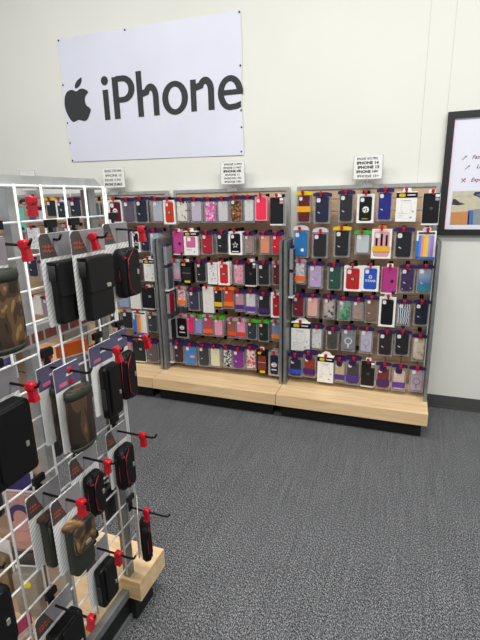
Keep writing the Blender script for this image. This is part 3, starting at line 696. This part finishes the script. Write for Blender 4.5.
rect(-1.245, -1.082, 2.072, 2.104)
obj('banner_lettering', lt, M_ink, sheet)
def smooth_closed(pts, n=5):
    out = []; N = len(pts)
    for i in range(N):
        p0, p1, p2, p3 = [Vector(pts[(i+k-1) % N]) for k in range(4)]
        for k in range(n):
            t = k/n
            q = .5*((2*p1)+(p2-p0)*t+(2*p0-5*p1+4*p2-p3)*t*t+(3*p1-p0-3*p2+p3)*t**3); out.append((q.x, q.y))
    return out
body = [(-2.418, 2.209), (-2.384, 2.222), (-2.347, 2.219), (-2.314, 2.196), (-2.340, 2.170), (-2.350, 2.140), (-2.341, 2.107), (-2.306, 2.076), (-2.322, 2.040), (-2.345, 2.008), (-2.372, 1.999), (-2.400, 2.005), (-2.428, 2.011), (-2.455, 2.003), (-2.480, 2.001), (-2.510, 2.030), (-2.535, 2.085), (-2.540, 2.135), (-2.528, 2.185), (-2.498, 2.216), (-2.455, 2.222)]
leaf = [(-2.424, 2.229), (-2.426, 2.250), (-2.407, 2.276), (-2.378, 2.292), (-2.360, 2.296), (-2.364, 2.269), (-2.383, 2.245), (-2.406, 2.232)]
lm = MB()
for L in (smooth_closed(body), smooth_closed(leaf)): lm.poly([(x+.003-bx, z-bz) for x, z in L], y0, y1)
obj('apple_logo', lm, M_ink, sheet)
pinm = mat('dark_tack_metal', '#2b2b2e', .4, .5)
for x, z, d in [(-2.526, 2.562, 'in the upper left corner of the banner'), (-1.949, 2.556, 'on the top edge of the banner'), (-2.532, 2.263, 'on the left edge above the apple logo'),
                (-2.530, 1.996, 'on the left edge just below the apple logo'), (-2.528, 1.851, 'on the left edge low down'), (-2.525, 1.722, 'in the lower left corner of the banner'),
                (-1.097, 2.241, 'on the right edge above the last letter'), (-1.097, 1.972, 'on the right edge under the last letter'), (-1.097, 1.867, 'on the right edge below the lettering'),
                (-1.102, 1.712, 'in the lower right corner of the banner'), (-1.097, 2.545, 'in the upper right corner of the banner')]:
    pm = MB().disc(0, 0, .0055, .0055, -.0035, 0).disc(0, 0, .003, .003, -.006, -.0035)
    tag(obj('push_tack', pm, pinm, None, (x, WY-.0072, z)), 'small dark tack '+d, 'tack', 'tacks holding the banner')

# ------------------------------------------------------------------ framed poster
X0, X1, Z0, Z1 = .176, .80, 1.158, 1.857; FW = .036
po = thing('framed_poster', 'black framed service poster on the right part of the wall', 'poster', (X0, WY, Z0))
W, H = X1-X0, Z1-Z0
fr = MB()
for a, b, c, d in ((0, W, 0, FW), (0, W, H-FW, H), (0, FW, FW, H-FW), (W-FW, W, FW, H-FW)): fr.box(a, b, -.030, -.002, c, d)
obj('frame', fr, mat('black_frame', '#1e1e20', .4), po)
sh = obj('poster_sheet', MB().box(FW-.004, W-FW+.004, -.018, -.014, FW-.004, H-FW+.004), mat('poster_paper', '#e6e6f2', .5, 0, .01, 3), po)
obj('red_border', MB().box(FW-.002, FW+.004, -.0186, -.0182, FW, H-FW), mat('border_red', '#b04a5a', .5), sh)
yy = -.0186; tx = MB()
for l, x, z in (('Fast R', .324, 1.596), ('Lo', .352, 1.543), ('Expe', .330, 1.470)): text_mb(l, .030, x-X0, z-Z0, yy, .0004, 'LEFT', 1.0, .35, tx)
obj('poster_lettering', tx, mat('print_maroon', '#6b3242', .5), sh)
ic = MB()
for x, z, mi in ((.284, 1.602, 0), (.305, 1.549, 0), (.291, 1.477, 1)):
    ic.add([(x-X0-.012, yy, z-Z0-.008), (x-X0-.009, yy, z-Z0-.011), (x-X0+.014, yy, z-Z0+.011), (x-X0+.010, yy, z-Z0+.014)], [(0, 1, 2, 3)], mi)
    ic.add([(x-X0+.003, yy, z-Z0+.012), (x-X0+.015, yy, z-Z0+.008), (x-X0+.012, yy, z-Z0+.004)], [(0, 1, 2)], mi)
    if mi: ic.add([(x-X0-.012, yy, z-Z0+.011), (x-X0-.009, yy, z-Z0+.013), (x-X0+.013, yy, z-Z0-.009), (x-X0+.010, yy, z-Z0-.012)], [(0, 1, 2, 3)], mi)
obj('tool_icons', ic, [mat('icon_grey', '#6f6f78', .5), mat('icon_red', '#b23a4a', .5)], sh)
ph = obj('photo_print', MB().box(.064, W-.066, -.0190, -.0182, 1.222-Z0, 1.418-Z0), mat('photo_tan', '#c9c1a8', .4), sh)
yp = -.0196
q = MB()
q.add([(x-X0, yp, z-Z0) for x, z in [(.245, 1.222), (.345, 1.222), (.342, 1.300), (.243, 1.295)]], [(0, 1, 2, 3)], 0)
q.add([(x-X0, yp, z-Z0) for x, z in [(.338, 1.222), (.366, 1.222), (.362, 1.306), (.336, 1.306)]], [(0, 1, 2, 3)], 1)
q.add([(x-X0, yp, z-Z0) for x, z in [(.364, 1.222), (.560, 1.222), (.540, 1.330), (.362, 1.310)]], [(0, 1, 2, 3)], 2)
q.add([(x-X0, yp, z-Z0) for x, z in [(.243, 1.340), (.275, 1.335), (.318, 1.342), (.285, 1.352), (.260, 1.372), (.246, 1.374)]], [(0, 1, 2, 3, 4, 5)], 3)
q.add([(x-X0, yp, z-Z0) for x, z in [(.352, 1.394), (.43, 1.360), (.47, 1.370), (.40, 1.412), (.36, 1.410)]], [(0, 1, 2, 3, 4)], 3)
q.add([(x-X0, yp-.0004, z-Z0) for x, z in [(.364, 1.393), (.43, 1.366), (.46, 1.373), (.40, 1.406)]], [(0, 1, 2, 3)], 1)
q.box(.250-X0, .352-X0, yp, yp+.0004, 1.387-Z0, 1.389-Z0, 4)
obj('photo_shapes', q, [mat('photo_skin', '#c98a52', .5), mat('photo_blue', '#3f6fb8', .5), mat('photo_grey', '#8c9496', .5), mat('photo_dark', '#33343a', .5), mat('photo_line', '#a49c86', .5)], ph)

# ------------------------------------------------------------------ aisle gondola with the wire grid end
GX = -.7944; GZ = 1.4466; C_ = .0762; GYF = 1.0703
ag = thing('display_gondola', 'aisle display at left with wood deck and steel end frame under the wire grid', 'display stand', (GX, .75, 0))
def L(mb): mb.v = [(x-GX, y-.75, z) for x, y, z in mb.v]; return mb
obj('base_deck', L(MB().box(-2.4, -.830, .34, 1.006, ZB, ZT).box(-2.4, -.757, 1.006, 1.168, ZB, ZT)), M_wood, ag)
obj('kick_plate', L(MB().box(-2.4, -.812, 1.10, 1.118, 0, ZB).box(-.83, -.812, .40, 1.012, 0, ZB).box(-.85, -.786, 1.012, 1.118, 0, ZB)), M_kick, ag)
fr = MB().box(GX-.034, GX-.0095, 1.018, 1.046, 0, GZ-.006)                           # upright
fr.box(GX-.036, GX-.0095, .46, 1.018, .098, .126).box(GX-.034, GX-.0095, .46, 1.018, 0, .020)   # base rails
obj('end_frame', L(fr), M_dsteel, ag)
obj('end_kick', L(MB().box(GX-.026, GX-.018, .46, 1.02, .02, .098)), M_kick, ag)
obj('top_rail', L(MB().loft([[(GX-.034, .46, GZ-.002), (GX-.034, 1.092, GZ-.005), (GX-.034, 1.052, GZ+.0228), (GX-.034, .46, GZ+.0228)], [(GX-.010, .46, GZ-.002), (GX-.0095, 1.092, GZ-.005), (GX-.0095, 1.052, GZ+.0228), (GX-.010, .46, GZ+.0228)]])), M_chrome, ag)
sp = MB(); z = ZT
while z < GZ-.03:
    sp.box(-2.4, GX-.066, .788, .812, z, min(z+C_-.008, GZ)); sp.box(-2.4, GX-.066, .794, .806, z+C_-.008, z+C_, 1); z += C_
obj('spine_panel', L(sp), [M_slat, M_slat_edge], ag)
obj('spine_upright', L(MB().box(GX-.074, GX-.048, .786, .814, ZT, GZ)), M_chrome, ag)

M_grid = mat('white_coated_wire', '#eceded', .35)
wg = MB(); R_ = .0031
ys = [GYF-i*C_ for i in range(9)]
for y in ys: wg.tube([(GX, y, GZ-16*C_-.02), (GX, y, GZ+.004)], R_, 6)
wg.tube([(GX, GYF+.010, GZ-16*C_-.02), (GX, GYF+.010, GZ-.002)], R_*.9, 6)
for k in range(17): wg.tube([(GX-.005, ys[-1]-.02, GZ-k*C_), (GX-.005, GYF+.012, GZ-k*C_)], R_*(1.25 if k == 0 else .95), 6)
wg.v = [(x-GX, y-.75, z-.20) for x, y, z in wg.v]
gp = obj('wire_grid_panel', wg, M_grid, None, (GX, .75, .20))
tag(gp, 'white wire grid panel on the end of the left aisle display', 'grid panel')

# hooks on the grid --------------------------------------------------------
GH = 'red-locked hooks on the wire grid'
def grid_hook(Y, z, L_, lock, desc, curl=.012, plate=True):
    h = thing('display_hook', desc, 'hook', (GX, Y, z), 0, GH)
    rod = MB().tube([(.004, 0, 0), (.02, 0, 0), (L_-.016, 0, -.002), (L_-.006, 0, .001), (L_, 0, curl)], .0031, 8)
    obj('rod', rod, M_rod, h)
    obj('bracket', MB().box(.0035, .007, -.010, .010, -.010, .018).box(.0035, .012, -.017, .017, .028, .046).box(.0035, .007, -.005, .005, .018, .028), M_black, h)
    if not plate:
        for q in COL.objects:
            if q.parent == h and q.name.startswith('bracket'): bpy.data.objects.remove(q); break
    if lock is not None:
        k = MB()
        k.rprism(0, .001, .024, .019, .006, -.010, .010, .003, smooth=True)
        k.loft([[(a*.0085, b*.0075, z_) for a, b in ((1,1),(-1,1),(-1,-1),(1,-1))] for z_ in (-.006, -.030)])
        k.loft([[(a*.0098, b*.0085, z_) for a, b in ((1,1),(-1,1),(-1,-1),(1,-1))] for z_ in (-.022, -.033)])
        o = obj('lock', k, M_red, h); o.scale = (.88, .85, 1.0); o.location = (lock, 0, -.001); o.rotation_euler = (random.uniform(-.12, .12), random.uniform(-.2, .2), 0)
    return h
M_pouch = mat('black_nylon', '#070708', .6, 0, .25, 300, bump=.1, spec=.25)
M_leath = mat('black_leatherette', '#080809', .45, 0, .2, 120, bump=.08, spec=.3)
M_gus = mat('grey_elastic', '#2b2b2d', .8, 0, .4, 350)
M_pipe = mat('red_piping', '#a3142c', .5)
M_plate = mat('pewter_plate', '#b7b3aa', .3, .7)
M_hdr = mat('brown_header_print', '#4a4240', .4)
M_hdr2 = mat('grey_header_film', '#8b878a', .2, 0, .1, 20)
M_hdrb = mat('violet_grey_header', '#5b5673', .35, 0, .1, 15)
M_omark = mat('orange_print', '#c2502c', .5)
M_olive = mat('olive_nylon', '#24281d', .6, 0, .2, 200)
M_camo = pattern('woodland_camo', 'noise!', ['#17100a', '#3a2817', '#5f4528', '#8f6c3c', '#bd9a62'], 17, .65, (1.2, 1, .8), [0, .41, .50, .57, .65])
M_bark = pattern('branch_camo', 'noise!', ['#120d09', '#2b1c11', '#4c3620', '#6d5130', '#c0a070'], 15, .65, (1.5, 1, .35), [0, .42, .52, .60, .68])
M_camo_dk = pattern('dark_camo', 'noise!', ['#100e0b', '#20170f', '#382817', '#5a3c28'], 15, .65, (1, 1, .7), [0, .42, .54, .64])
def stripe_card():
    m = bpy.data.materials.new('white_striped_card'); m.use_nodes = True; nt = m.node_tree; b = nt.nodes['Principled BSDF']; b.inputs['Roughness'].default_value = .5
    tc = nt.nodes.new('ShaderNodeTexCoord'); mp = nt.nodes.new('ShaderNodeMapping'); mp.inputs['Rotation'].default_value = (0, -.95, 0)
    nt.links.new(tc.outputs['Object'], mp.inputs['Vector'])
    wv = nt.nodes.new('ShaderNodeTexWave'); wv.inputs['Scale'].default_value = 32; nt.links.new(mp.outputs['Vector'], wv.inputs['Vector'])
    r = nt.nodes.new('ShaderNodeValToRGB'); r.color_ramp.elements[0].color = srgb('#c9c9c6'); r.color_ramp.elements[1].color = srgb('#efefec')
    nt.links.new(wv.outputs['Fac'], r.inputs['Fac']); nt.links.new(r.outputs['Color'], b.inputs['Base Color'])
    return m
M_card = stripe_card()
def pouch(X, Y, z, style, desc, cw=.126, ch=.222, pw=.092, phh=.155, d=.040, dx=.008, dz=0, hdr='brown', yaw=0, body=None):
    """carded pouch hanging at (X, Y, z); local -y faces the shopper (+X in the room)"""
    g = thing('belt_pouch', desc, 'phone pouch', (X, Y, z), math.radians(90)+yaw, 'carded phone pouches on the wire grid')
    t = .018; W = cw/2; hh = .056
    c = obj('backing_card', MB().rprism(0, t-ch/2, cw, ch, .006, -.0012, .0008, 0), M_card if hdr == 'brown' else M_white, g)
    a = t-.001; y_ = -.0016
    h = MB()
    if hdr == 'brown':
        h.add([(-W, y_, a-hh), (-W*.10, y_, a-hh), (-W*.52, y_, a), (-W*.86, y_, a), (-W, y_, a-.008)], [(0, 1, 2, 3, 4)], 0)
        h.add([(-W*.10, y_, a-hh), (W, y_, a-hh), (W, y_, a), (-W*.52, y_, a)], [(0, 1, 2, 3)], 1)
        hm = [M_hdr, M_hdr2]
    else:
        h.add([(-W, y_, a-hh), (W, y_, a-hh), (W, y_, a), (-W, y_, a)], [(0, 1, 2, 3)], 0); hm = [M_hdrb]
    ho = obj('card_header', h, hm, g)
    pr = MB()
    if hdr == 'brown':
        for r_ in range(2):
            x_ = -W*.86
            for q_ in range(4):
                wd = cw*(.05+.015*((q_*7+r_*3) % 3)); zz = a-hh*.52-r_*.010
                pr.ring(x_+wd/2, zz, wd*.52, wd*.25, y_-.0006, y_, 30+40*q_, 330+20*r_, 0, 10, .8); x_ += wd+.0015
        obj('header_print', pr, M_omark, ho)
    else:
        pr.box(-W*.7, -W*.1, y_-.0006, y_, a-hh*.86, a-hh*.70); obj('header_print', pr, mat('pink_print', '#d66a8a', .5), ho)
        obj('header_emblem', MB().box(-W*.1, W*.4, y_-.0006, y_, a-hh*.5, a-hh*.4), M_lens, ho)
    top = t-hh-.004-dz; cz = top-phh/2; B = -.002
    if style == 'flap':
        o = obj('pouch_body', MB().rprism(dx, cz, pw, phh, .010, B-d, B, .006), M_leath, g)
        obj('flap', MB().rprism(dx, top-phh*.27, pw+.003, phh*.56, .009, B-d-.005, B-d+.002, .003).box(dx-pw/2-.0015, dx+pw/2+.0015, B-d-.002, B, top-.004, top+.002), M_leath, o)
        gs = MB()
        for k in range(5): gs.tube([(dx-pw/2-.0012, B-d*(.2+.15*k), top-.006), (dx-pw/2-.0012, B-d*(.2+.15*k), top-phh*.28)], .003, 6)
        obj('side_elastic', gs, M_gus, o)
        obj('brand_plate', MB().rprism(dx+pw*.22, top-phh*.47, .016, .010, .002, B-d-.0075, B-d-.0045, .0006), M_plate, o)
    elif style == 'sport':
        o = obj('pouch_body', MB().rprism(dx, cz, pw, phh, .020, B-d, B, .010, smooth=True), body or M_pouch, g)
        f = obj('flap', MB().rprism(dx+pw*.06, cz, pw*.66, phh*.96, .014, B-d-.004, B-d+.004, .003), M_leath, o)
        xs = dx-pw*.22
        pp = MB().tube([(dx+pw*.05, B-d-.004, top-phh*.06), (xs, B-d-.0045, top-phh*.22), (xs-.004, B-d-.0045, top-phh*.5), (xs, B-d-.0045, top-phh*.80), (dx+pw*.10, B-d-.004, top-phh*.97)], .0013, 6)
        pp.tube([(dx-pw*.46, B-d*.75, top-.012), (dx-pw*.5, B-d*.72, cz), (dx-pw*.46, B-d*.75, top-phh+.012)], .0011, 6)
        obj('piping', pp, M_pipe, o)
        obj('zip_loop', MB().ring(dx-pw*.30, top-phh*.12, .010, .006, B-d-.003, B-d+.002, 200, 340), M_pipe, o)
        obj('side_elastic', MB().rprism(dx-pw*.34, top-phh*.13, pw*.22, phh*.16, .008, B-d-.0015, B-d*.5, .002), M_gus, o)
        obj('brand_plate', MB().rprism(dx+pw*.24, cz, .009, .015, .002, B-d-.0065, B-d-.004, .0006), M_plate, o)
    elif style == 'slim':
        o = obj('pouch_body', MB().rprism(dx, cz, pw, phh, .012, B-d, B, .007), M_leath, g)
        obj('flap', MB().rprism(dx+pw*.05, cz+.006, pw*.72, phh*.9, .008, B-d-.005, B-d+.002, .003), M_leath, o)
        obj('side_elastic', MB().rprism(dx-pw*.5, top-phh*.6, .006, phh*.4, .003, B-d*.8, B-d*.3, .001), M_gus, o)
        obj('brand_plate', MB().rprism(dx+pw*.26, cz-.01, .008, .012, .002, B-d-.007, B-d-.0045, .0006), M_plate, o)
    elif style == 'roll':          # upright camouflage pouch with a rolled olive rim
        n = 20; lp = []
        for zz, s in ((top-phh, .80), (top-phh+.006, .94), (top-phh*.8, 1), (top-phh*.4, 1), (top-.008, .96), (top, .9)):
            lp.append([(dx+pw/2*s*math.cos(2*math.pi*k/n), B-d/2-d/2*s*math.sin(2*math.pi*k/n), zz) for k in range(n)])
        o = obj('pouch_body', MB().loft(lp, 0, True), body or M_camo, g)
        rim = []
        for s, zz in ((.97, top-.016), (1.04, top-.008), (1.0, top+.004), (.8, top+.006), (.6, top-.006)):
            rim.append([(dx+pw/2*s*math.cos(2*math.pi*k/n), B-d/2-d/2*s*math.sin(2*math.pi*k/n), zz) for k in range(n)])
        obj('rolled_rim', MB().loft(rim, 0, True), M_olive, o)
        obj('bottom_trim', MB().loft([[(dx+pw/2*s*math.cos(2*math.pi*k/n), B-d/2-d/2*s*math.sin(2*math.pi*k/n), zz) for k in range(n)] for s, zz in ((.82, top-phh-.001), (.97, top-phh+.004), (1.02, top-phh+.012))], 0, True), M_olive, o)
    elif style == 'camo':          # flapped camouflage pouch, olive binding
        o = obj('pouch_body', MB().rprism(dx, cz, pw, phh, .012, B-d, B, .008, smooth=True), M_olive, g)
        f = obj('flap', MB().rprism(dx, top-phh*.26, pw+.004, phh*.54, .014, B-d-.008, B-d+.002, .004, smooth=True).rprism(dx, top-.006, pw+.004, .016, .006, B-d, B, .003), body or M_camo, o)
        obj('flap_binding', MB().tube([(dx-pw*.5, B-d-.005, top-phh*.1), (dx-pw*.5, B-d-.006, top-phh*.42), (dx-pw*.36, B-d-.007, top-phh*.52), (dx+pw*.36, B-d-.007, top-phh*.52), (dx+pw*.5, B-d-.006, top-phh*.42), (dx+pw*.5, B-d-.005, top-phh*.1)], .0026, 6), M_olive, f)
        obj('brand_plate', MB().rprism(dx+pw*.05, top-phh*.40, .018, .009, .002, B-d-.0105, B-d-.0075, .0006), M_plate, f)
    return g
# row 1
grid_hook(.695, 1.331, .098, .078, 'hook with red lock over the brown camouflage pouch at left edge')
grid_hook(.850, 1.326, .034, None, 'short black hook without lock, over the leftmost smooth black flap pouch')
grid_hook(.930, 1.326, .104, .062, 'red-locked hook over the middle black flap pouch of the top row')
grid_hook(1.095, 1.332, .116, .098, 'red-locked hook over the red-piped pouch nearest the grid\'s top right corner')
grid_hook(.775, 1.416, .040, .034, 'empty red-locked hook just under the grid\'s top wire', plate=False)
pouch(-.755, .628, 1.331, 'roll', 'large brown camouflage pouch cut by the left picture edge', cw=.11, ch=.22, pw=.092, phh=.155, d=.05, dx=.0, dz=.006)
pouch(-.786, .864, 1.324, 'flap', 'smooth black flap pouch, left one of the top row pair', cw=.122, d=.026, dx=0, phh=.150, dz=.008)
pouch(-.750, .930, 1.326, 'flap', 'smooth black flap pouch with silver plate, right one of the top row pair', cw=.128, pw=.100, phh=.158, d=.026, dx=0, dz=.008)
pouch(-.782, 1.092, 1.332, 'sport', 'black red-piped pouch at the top right of the grid', cw=.116, pw=.096, phh=.142, d=.036, dx=.010, dz=.012)
# row 2
grid_hook(.640, 1.050, .120, .096, 'red-locked hook over the big black pouch at left edge')
grid_hook(.782, 1.028, .134, .062, 'red-locked hook carrying two camouflage pouches in the second row')
grid_hook(.968, 1.014, .092, .070, 'red-locked hook over the slim black pouch of the second row')
grid_hook(1.075, 1.020, .110, .096, 'red-locked hook at the right end of the second row')
pouch(-.755, .585, 1.066, 'slim', 'big black pouch cut by the left edge, second row', cw=.150, ch=.22, pw=.120, phh=.165, d=.042, dx=.0)
pouch(-.782, .778, 1.020, 'roll', 'dark camouflage pouch hanging behind the brown one, second row', cw=.084, ch=.20, pw=.064, phh=.140, d=.030, hdr='violet', body=M_camo_dk)
pouch(-.726, .772, 1.028, 'roll', 'brown camouflage pouch with rolled olive rim, second row', cw=.084, ch=.215, pw=.086, phh=.150, d=.036, dx=.006, hdr='violet', dz=.004, body=M_bark)
pouch(-.780, .968, 1.012, 'slim', 'slim smooth black pouch beside the rolled camouflage pouch', cw=.100, ch=.205, pw=.070, phh=.158, d=.026, hdr='violet', dx=.008, dz=.004)
pouch(-.784, 1.058, 1.020, 'sport', 'black red-piped pouch at the right end of the second row', cw=.084, ch=.16, pw=.068, phh=.150, d=.028, hdr='violet', dx=.006, dz=.004)
# row 3
grid_hook(.500, .728, .110, .040, 'red-locked hook at left edge of the third row')
grid_hook(.700, .735, .150, .128, 'red-locked hook carrying two olive camouflage pouches')
grid_hook(.850, .741, .118, .092, 'red-locked hook over the red-piped pouch in the middle of the third row')
grid_hook(1.005, .738, .150, .102, 'red-locked hook at the right end of the third row')
pouch(-.745, .462, .715, 'sport', 'black red-piped pouch cut by the left edge, third row', cw=.12, pw=.100, phh=.150, d=.04)
pouch(-.780, .700, .735, 'camo', 'olive camouflage flap pouch, rear one of two on a hook', cw=.106, ch=.20, pw=.082, phh=.142, d=.032, body=M_camo_dk, dz=.006)
pouch(-.712, .700, .735, 'camo', 'olive camouflage flap pouch with golden leaf print, front one of two', cw=.098, ch=.20, pw=.070, phh=.138, d=.032, dx=.006, dz=.018)
pouch(-.782, .850, .741, 'sport', 'black red-piped pouch in the middle of the third row', cw=.110, ch=.19, pw=.064, phh=.132, d=.030, dx=.006, dz=.004)
pouch(-.782, 1.000, .738, 'sport', 'black red-piped pouch at the right end of the third row', cw=.100, ch=.19, pw=.074, phh=.142, d=.031, dx=.002, dz=.002)
# row 4
grid_hook(.681, .413, .140, .128, 'red-locked hook over the lowest black pouch')
grid_hook(.856, .439, .146, .088, 'red-locked hook over the upright black pouch above the steel rail')
grid_hook(1.042, .436, .152, .066, 'red-locked hook nearest the bottom right corner of the grid')
pouch(-.780, .676, .413, 'slim', 'lowest black pouch, cut by the bottom edge', cw=.124, ch=.22, pw=.100, phh=.150, d=.040, dx=.004)
pouch(-.780, .850, .439, 'slim', 'upright black pouch hanging above the steel base rail', cw=.096, ch=.19, pw=.072, phh=.132, d=.030, dx=.008, dz=.008)
pouch(-.765, 1.045, .436, 'sport', 'black pouch seen edge-on at the bottom right of the grid', cw=.10, ch=.18, pw=.076, phh=.140, d=.030, yaw=.60, dx=.0, dz=.012)

# things inside the aisle display, seen through the grid ---------------------
tr_ = thing('ticket_rail', 'slanting grey rail with brick-red tickets behind the grid', 'shelf rail', (-.832, .60, 1.110), 0)
obj('rail', MB().box(-.008, .008, .0, .40, -.034, .014), M_chrome, tr_)
tk = MB(); y_ = .004
while y_ < .36: tk.box(.0080, .0092, y_, y_+.036, -.026, -.002); y_ += .044
obj('ticket_strip', tk, mat('brick_red_print', '#7f3c2e', .5, 0, .25, 60), tr_)
def card_pack(x, y, z, rz, w, h, col, desc, hcol=None, d=.02, name='accessory_pack', dot=None, cat='accessory pack'):
    g = thing(name, desc, cat, (x, y, z), rz, 'accessory packs inside the aisle display')
    b = obj('blister', MB().rprism(0, -h*.58, w*.86, h*.8, .012, -d, 0, .004, smooth=True), mat('blister_'+col[1:], col, .4, 0, .2, 30), g)
    obj('backing_card', MB().box(-w/2, w/2, 0, .0015, -h, .012), M_white, g)
    if hcol: obj('card_header', MB().box(-w/2-.001, w/2+.001, -.001, .0025, -h*.16, .013), mat('hdr_'+hcol[1:], hcol, .4), g)
    if dot: obj('round_sticker', MB().disc(w*.05, -h*.36, .014, .014, -d-.001, -d), mat('dot_'+dot[1:], dot, .5), b)
    return g
r90 = math.radians(90)
for j, (y, z, x) in enumerate([(.935, 1.025, -.845), (.985, 1.005, -.90), (1.035, .985, -.855)]):
    g = card_pack(x, y, z, r90-.35, .085, .15, '#77747a', 'orange-topped pack behind the second row of pouches, %s from left' % ORD[j], '#e86a1e')
card_pack(-.86, .93, .84, r90, .09, .15, '#3a3a3d', 'dark pack with orange header low behind the second row', '#e06a2a')
g = card_pack(-.935, .765, .70, math.radians(12), .105, .23, '#b98f86', 'pack with a portrait print in violet and pink behind the third row', '#3b2f6a', .012)
obj('portrait_print', MB().disc(0, -.125, .028, .036, -.0135, -.0122, n=24).rprism(.004, -.178, .07, .034, .014, -.0132, -.0122, 0), mat('print_skin', '#c98f86', .5), g)
obj('hair_print', MB().ring(0, -.118, .036, .022, -.0142, -.0124, 0, 200, ez=1.2), mat('print_violet', '#3d3168', .5), g)
card_pack(-.950, .765, .44, .25, .085, .19, '#8d8578', 'tan case with yellow round sticker behind the lower grid', '#3a3a3a', .03, dot='#e8d21a')
card_pack(-.865, .885, .47, r90-.2, .07, .15, '#c9c8c6', 'white boxed pack beside the tan case', '#202022', .02)
card_pack(-1.06, .765, .46, 0, .10, .17, '#7a6648', 'brown pack near the lower left corner', '#d8d6d0', .02)
card_pack(-.86, .62, .37, r90-.2, .09, .15, '#c9b6a8', 'pale pack at the bottom left corner', '#c84a6a', .015)
card_pack(-.86, .935, .66, r90-.1, .07, .13, '#141416', 'small black pack behind the third row', '#54504e', .03)
card_pack(-.872, 1.02, .545, r90, .06, .15, '#1a1a1c', 'black pack hanging behind the right edge of the grid', '#4d2a26', .03)
card_pack(-.90, .865, 1.02, r90-.3, .075, .14, '#b5b0b0', 'grey pack behind the left camouflage pouch', '#b01a28', .02)
card_pack(-.93, .87, .86, r90-.3, .085, .16, '#2c2c2f', 'dark grey pack behind the second row hook', '#8a8890', .03)
card_pack(-1.04, .765, .72, .1, .08, .16, '#3a3836', 'charcoal pack behind the big black pouch', '#c9c6c2', .03)
for j, (x, z, c, hc) in enumerate([(-.90, 1.36, '#7a6a9a', '#5a4a80'), (-.98, 1.36, '#6d6a22', '#8a862a'), (-.90, 1.15, '#5a4f86', '#c9c4d0'), (-.99, 1.15, '#8a8a80', '#2a2a2c')]):
    card_pack(x, .758, z, 0, .075, .15, c, ['violet pack', 'olive yellow pack', 'indigo pack', 'grey pack'][j]+' on the near side of the aisle spine, %s' % ['upper right', 'upper left', 'lower right', 'lower left'][j], hc)

# ------------------------------------------------------------------ light, camera
def area(name, loc, size, sy, power, rot=(0, 0, 0), col=(1, .985, .95)):
    l = bpy.data.lights.new(name, 'AREA'); l.shape = 'RECTANGLE'; l.size = size; l.size_y = sy; l.energy = power; l.color = col
    o = bpy.data.objects.new(name, l); COL.objects.link(o); o.location = loc; o.rotation_euler = rot; return o
area('ceiling_light_panel', (-.3, 1.2, 3.55), 1.2, .35, 48)
area('ceiling_light_panel', (1.5, 1.2, 3.55), 1.2, .35, 40)
area('ceiling_light_panel', (-2.3, 1.3, 3.55), 1.2, .35, 34)
area('ceiling_light_panel', (-.3, -1.3, 3.55), 1.2, .35, 60)
area('ceiling_light_panel', (1.6, -1.3, 3.55), 1.2, .35, 48)
w = bpy.data.worlds.new('shop_ambient'); SC.world = w; w.use_nodes = True
bg = w.node_tree.nodes['Background']; bg.inputs['Color'].default_value = (.93, .96, 1, 1); bg.inputs['Strength'].default_value = .48

F, PITCH, YAW, ROLL, HC = 445.4969, .2693, .3576, -.0233, 1.4128
cy, sy, cp, sp_ = math.cos(YAW), math.sin(YAW), math.cos(PITCH), math.sin(PITCH)
fwd = Vector((-sy*cp, cy*cp, -sp_)); right = Vector((cy, sy, 0)); up = right.cross(fwd)
c, s = math.cos(ROLL), math.sin(ROLL)
r2 = c*right+s*up; u2 = -s*right+c*up
cam = bpy.data.cameras.new('camera'); cam.sensor_fit = 'HORIZONTAL'; cam.sensor_width = 36; cam.lens = F/480*36; cam.clip_start = .05
co = bpy.data.objects.new('camera', cam); COL.objects.link(co)
M = Matrix((r2, u2, -fwd)).transposed().to_4x4(); M.translation = Vector((0, 0, HC)); co.matrix_world = M
SC.camera = co
SC.view_settings.view_transform = 'Standard'; SC.view_settings.look = 'None'; SC.view_settings.exposure = 0.0
SC.cycles.transparent_max_bounces = 16
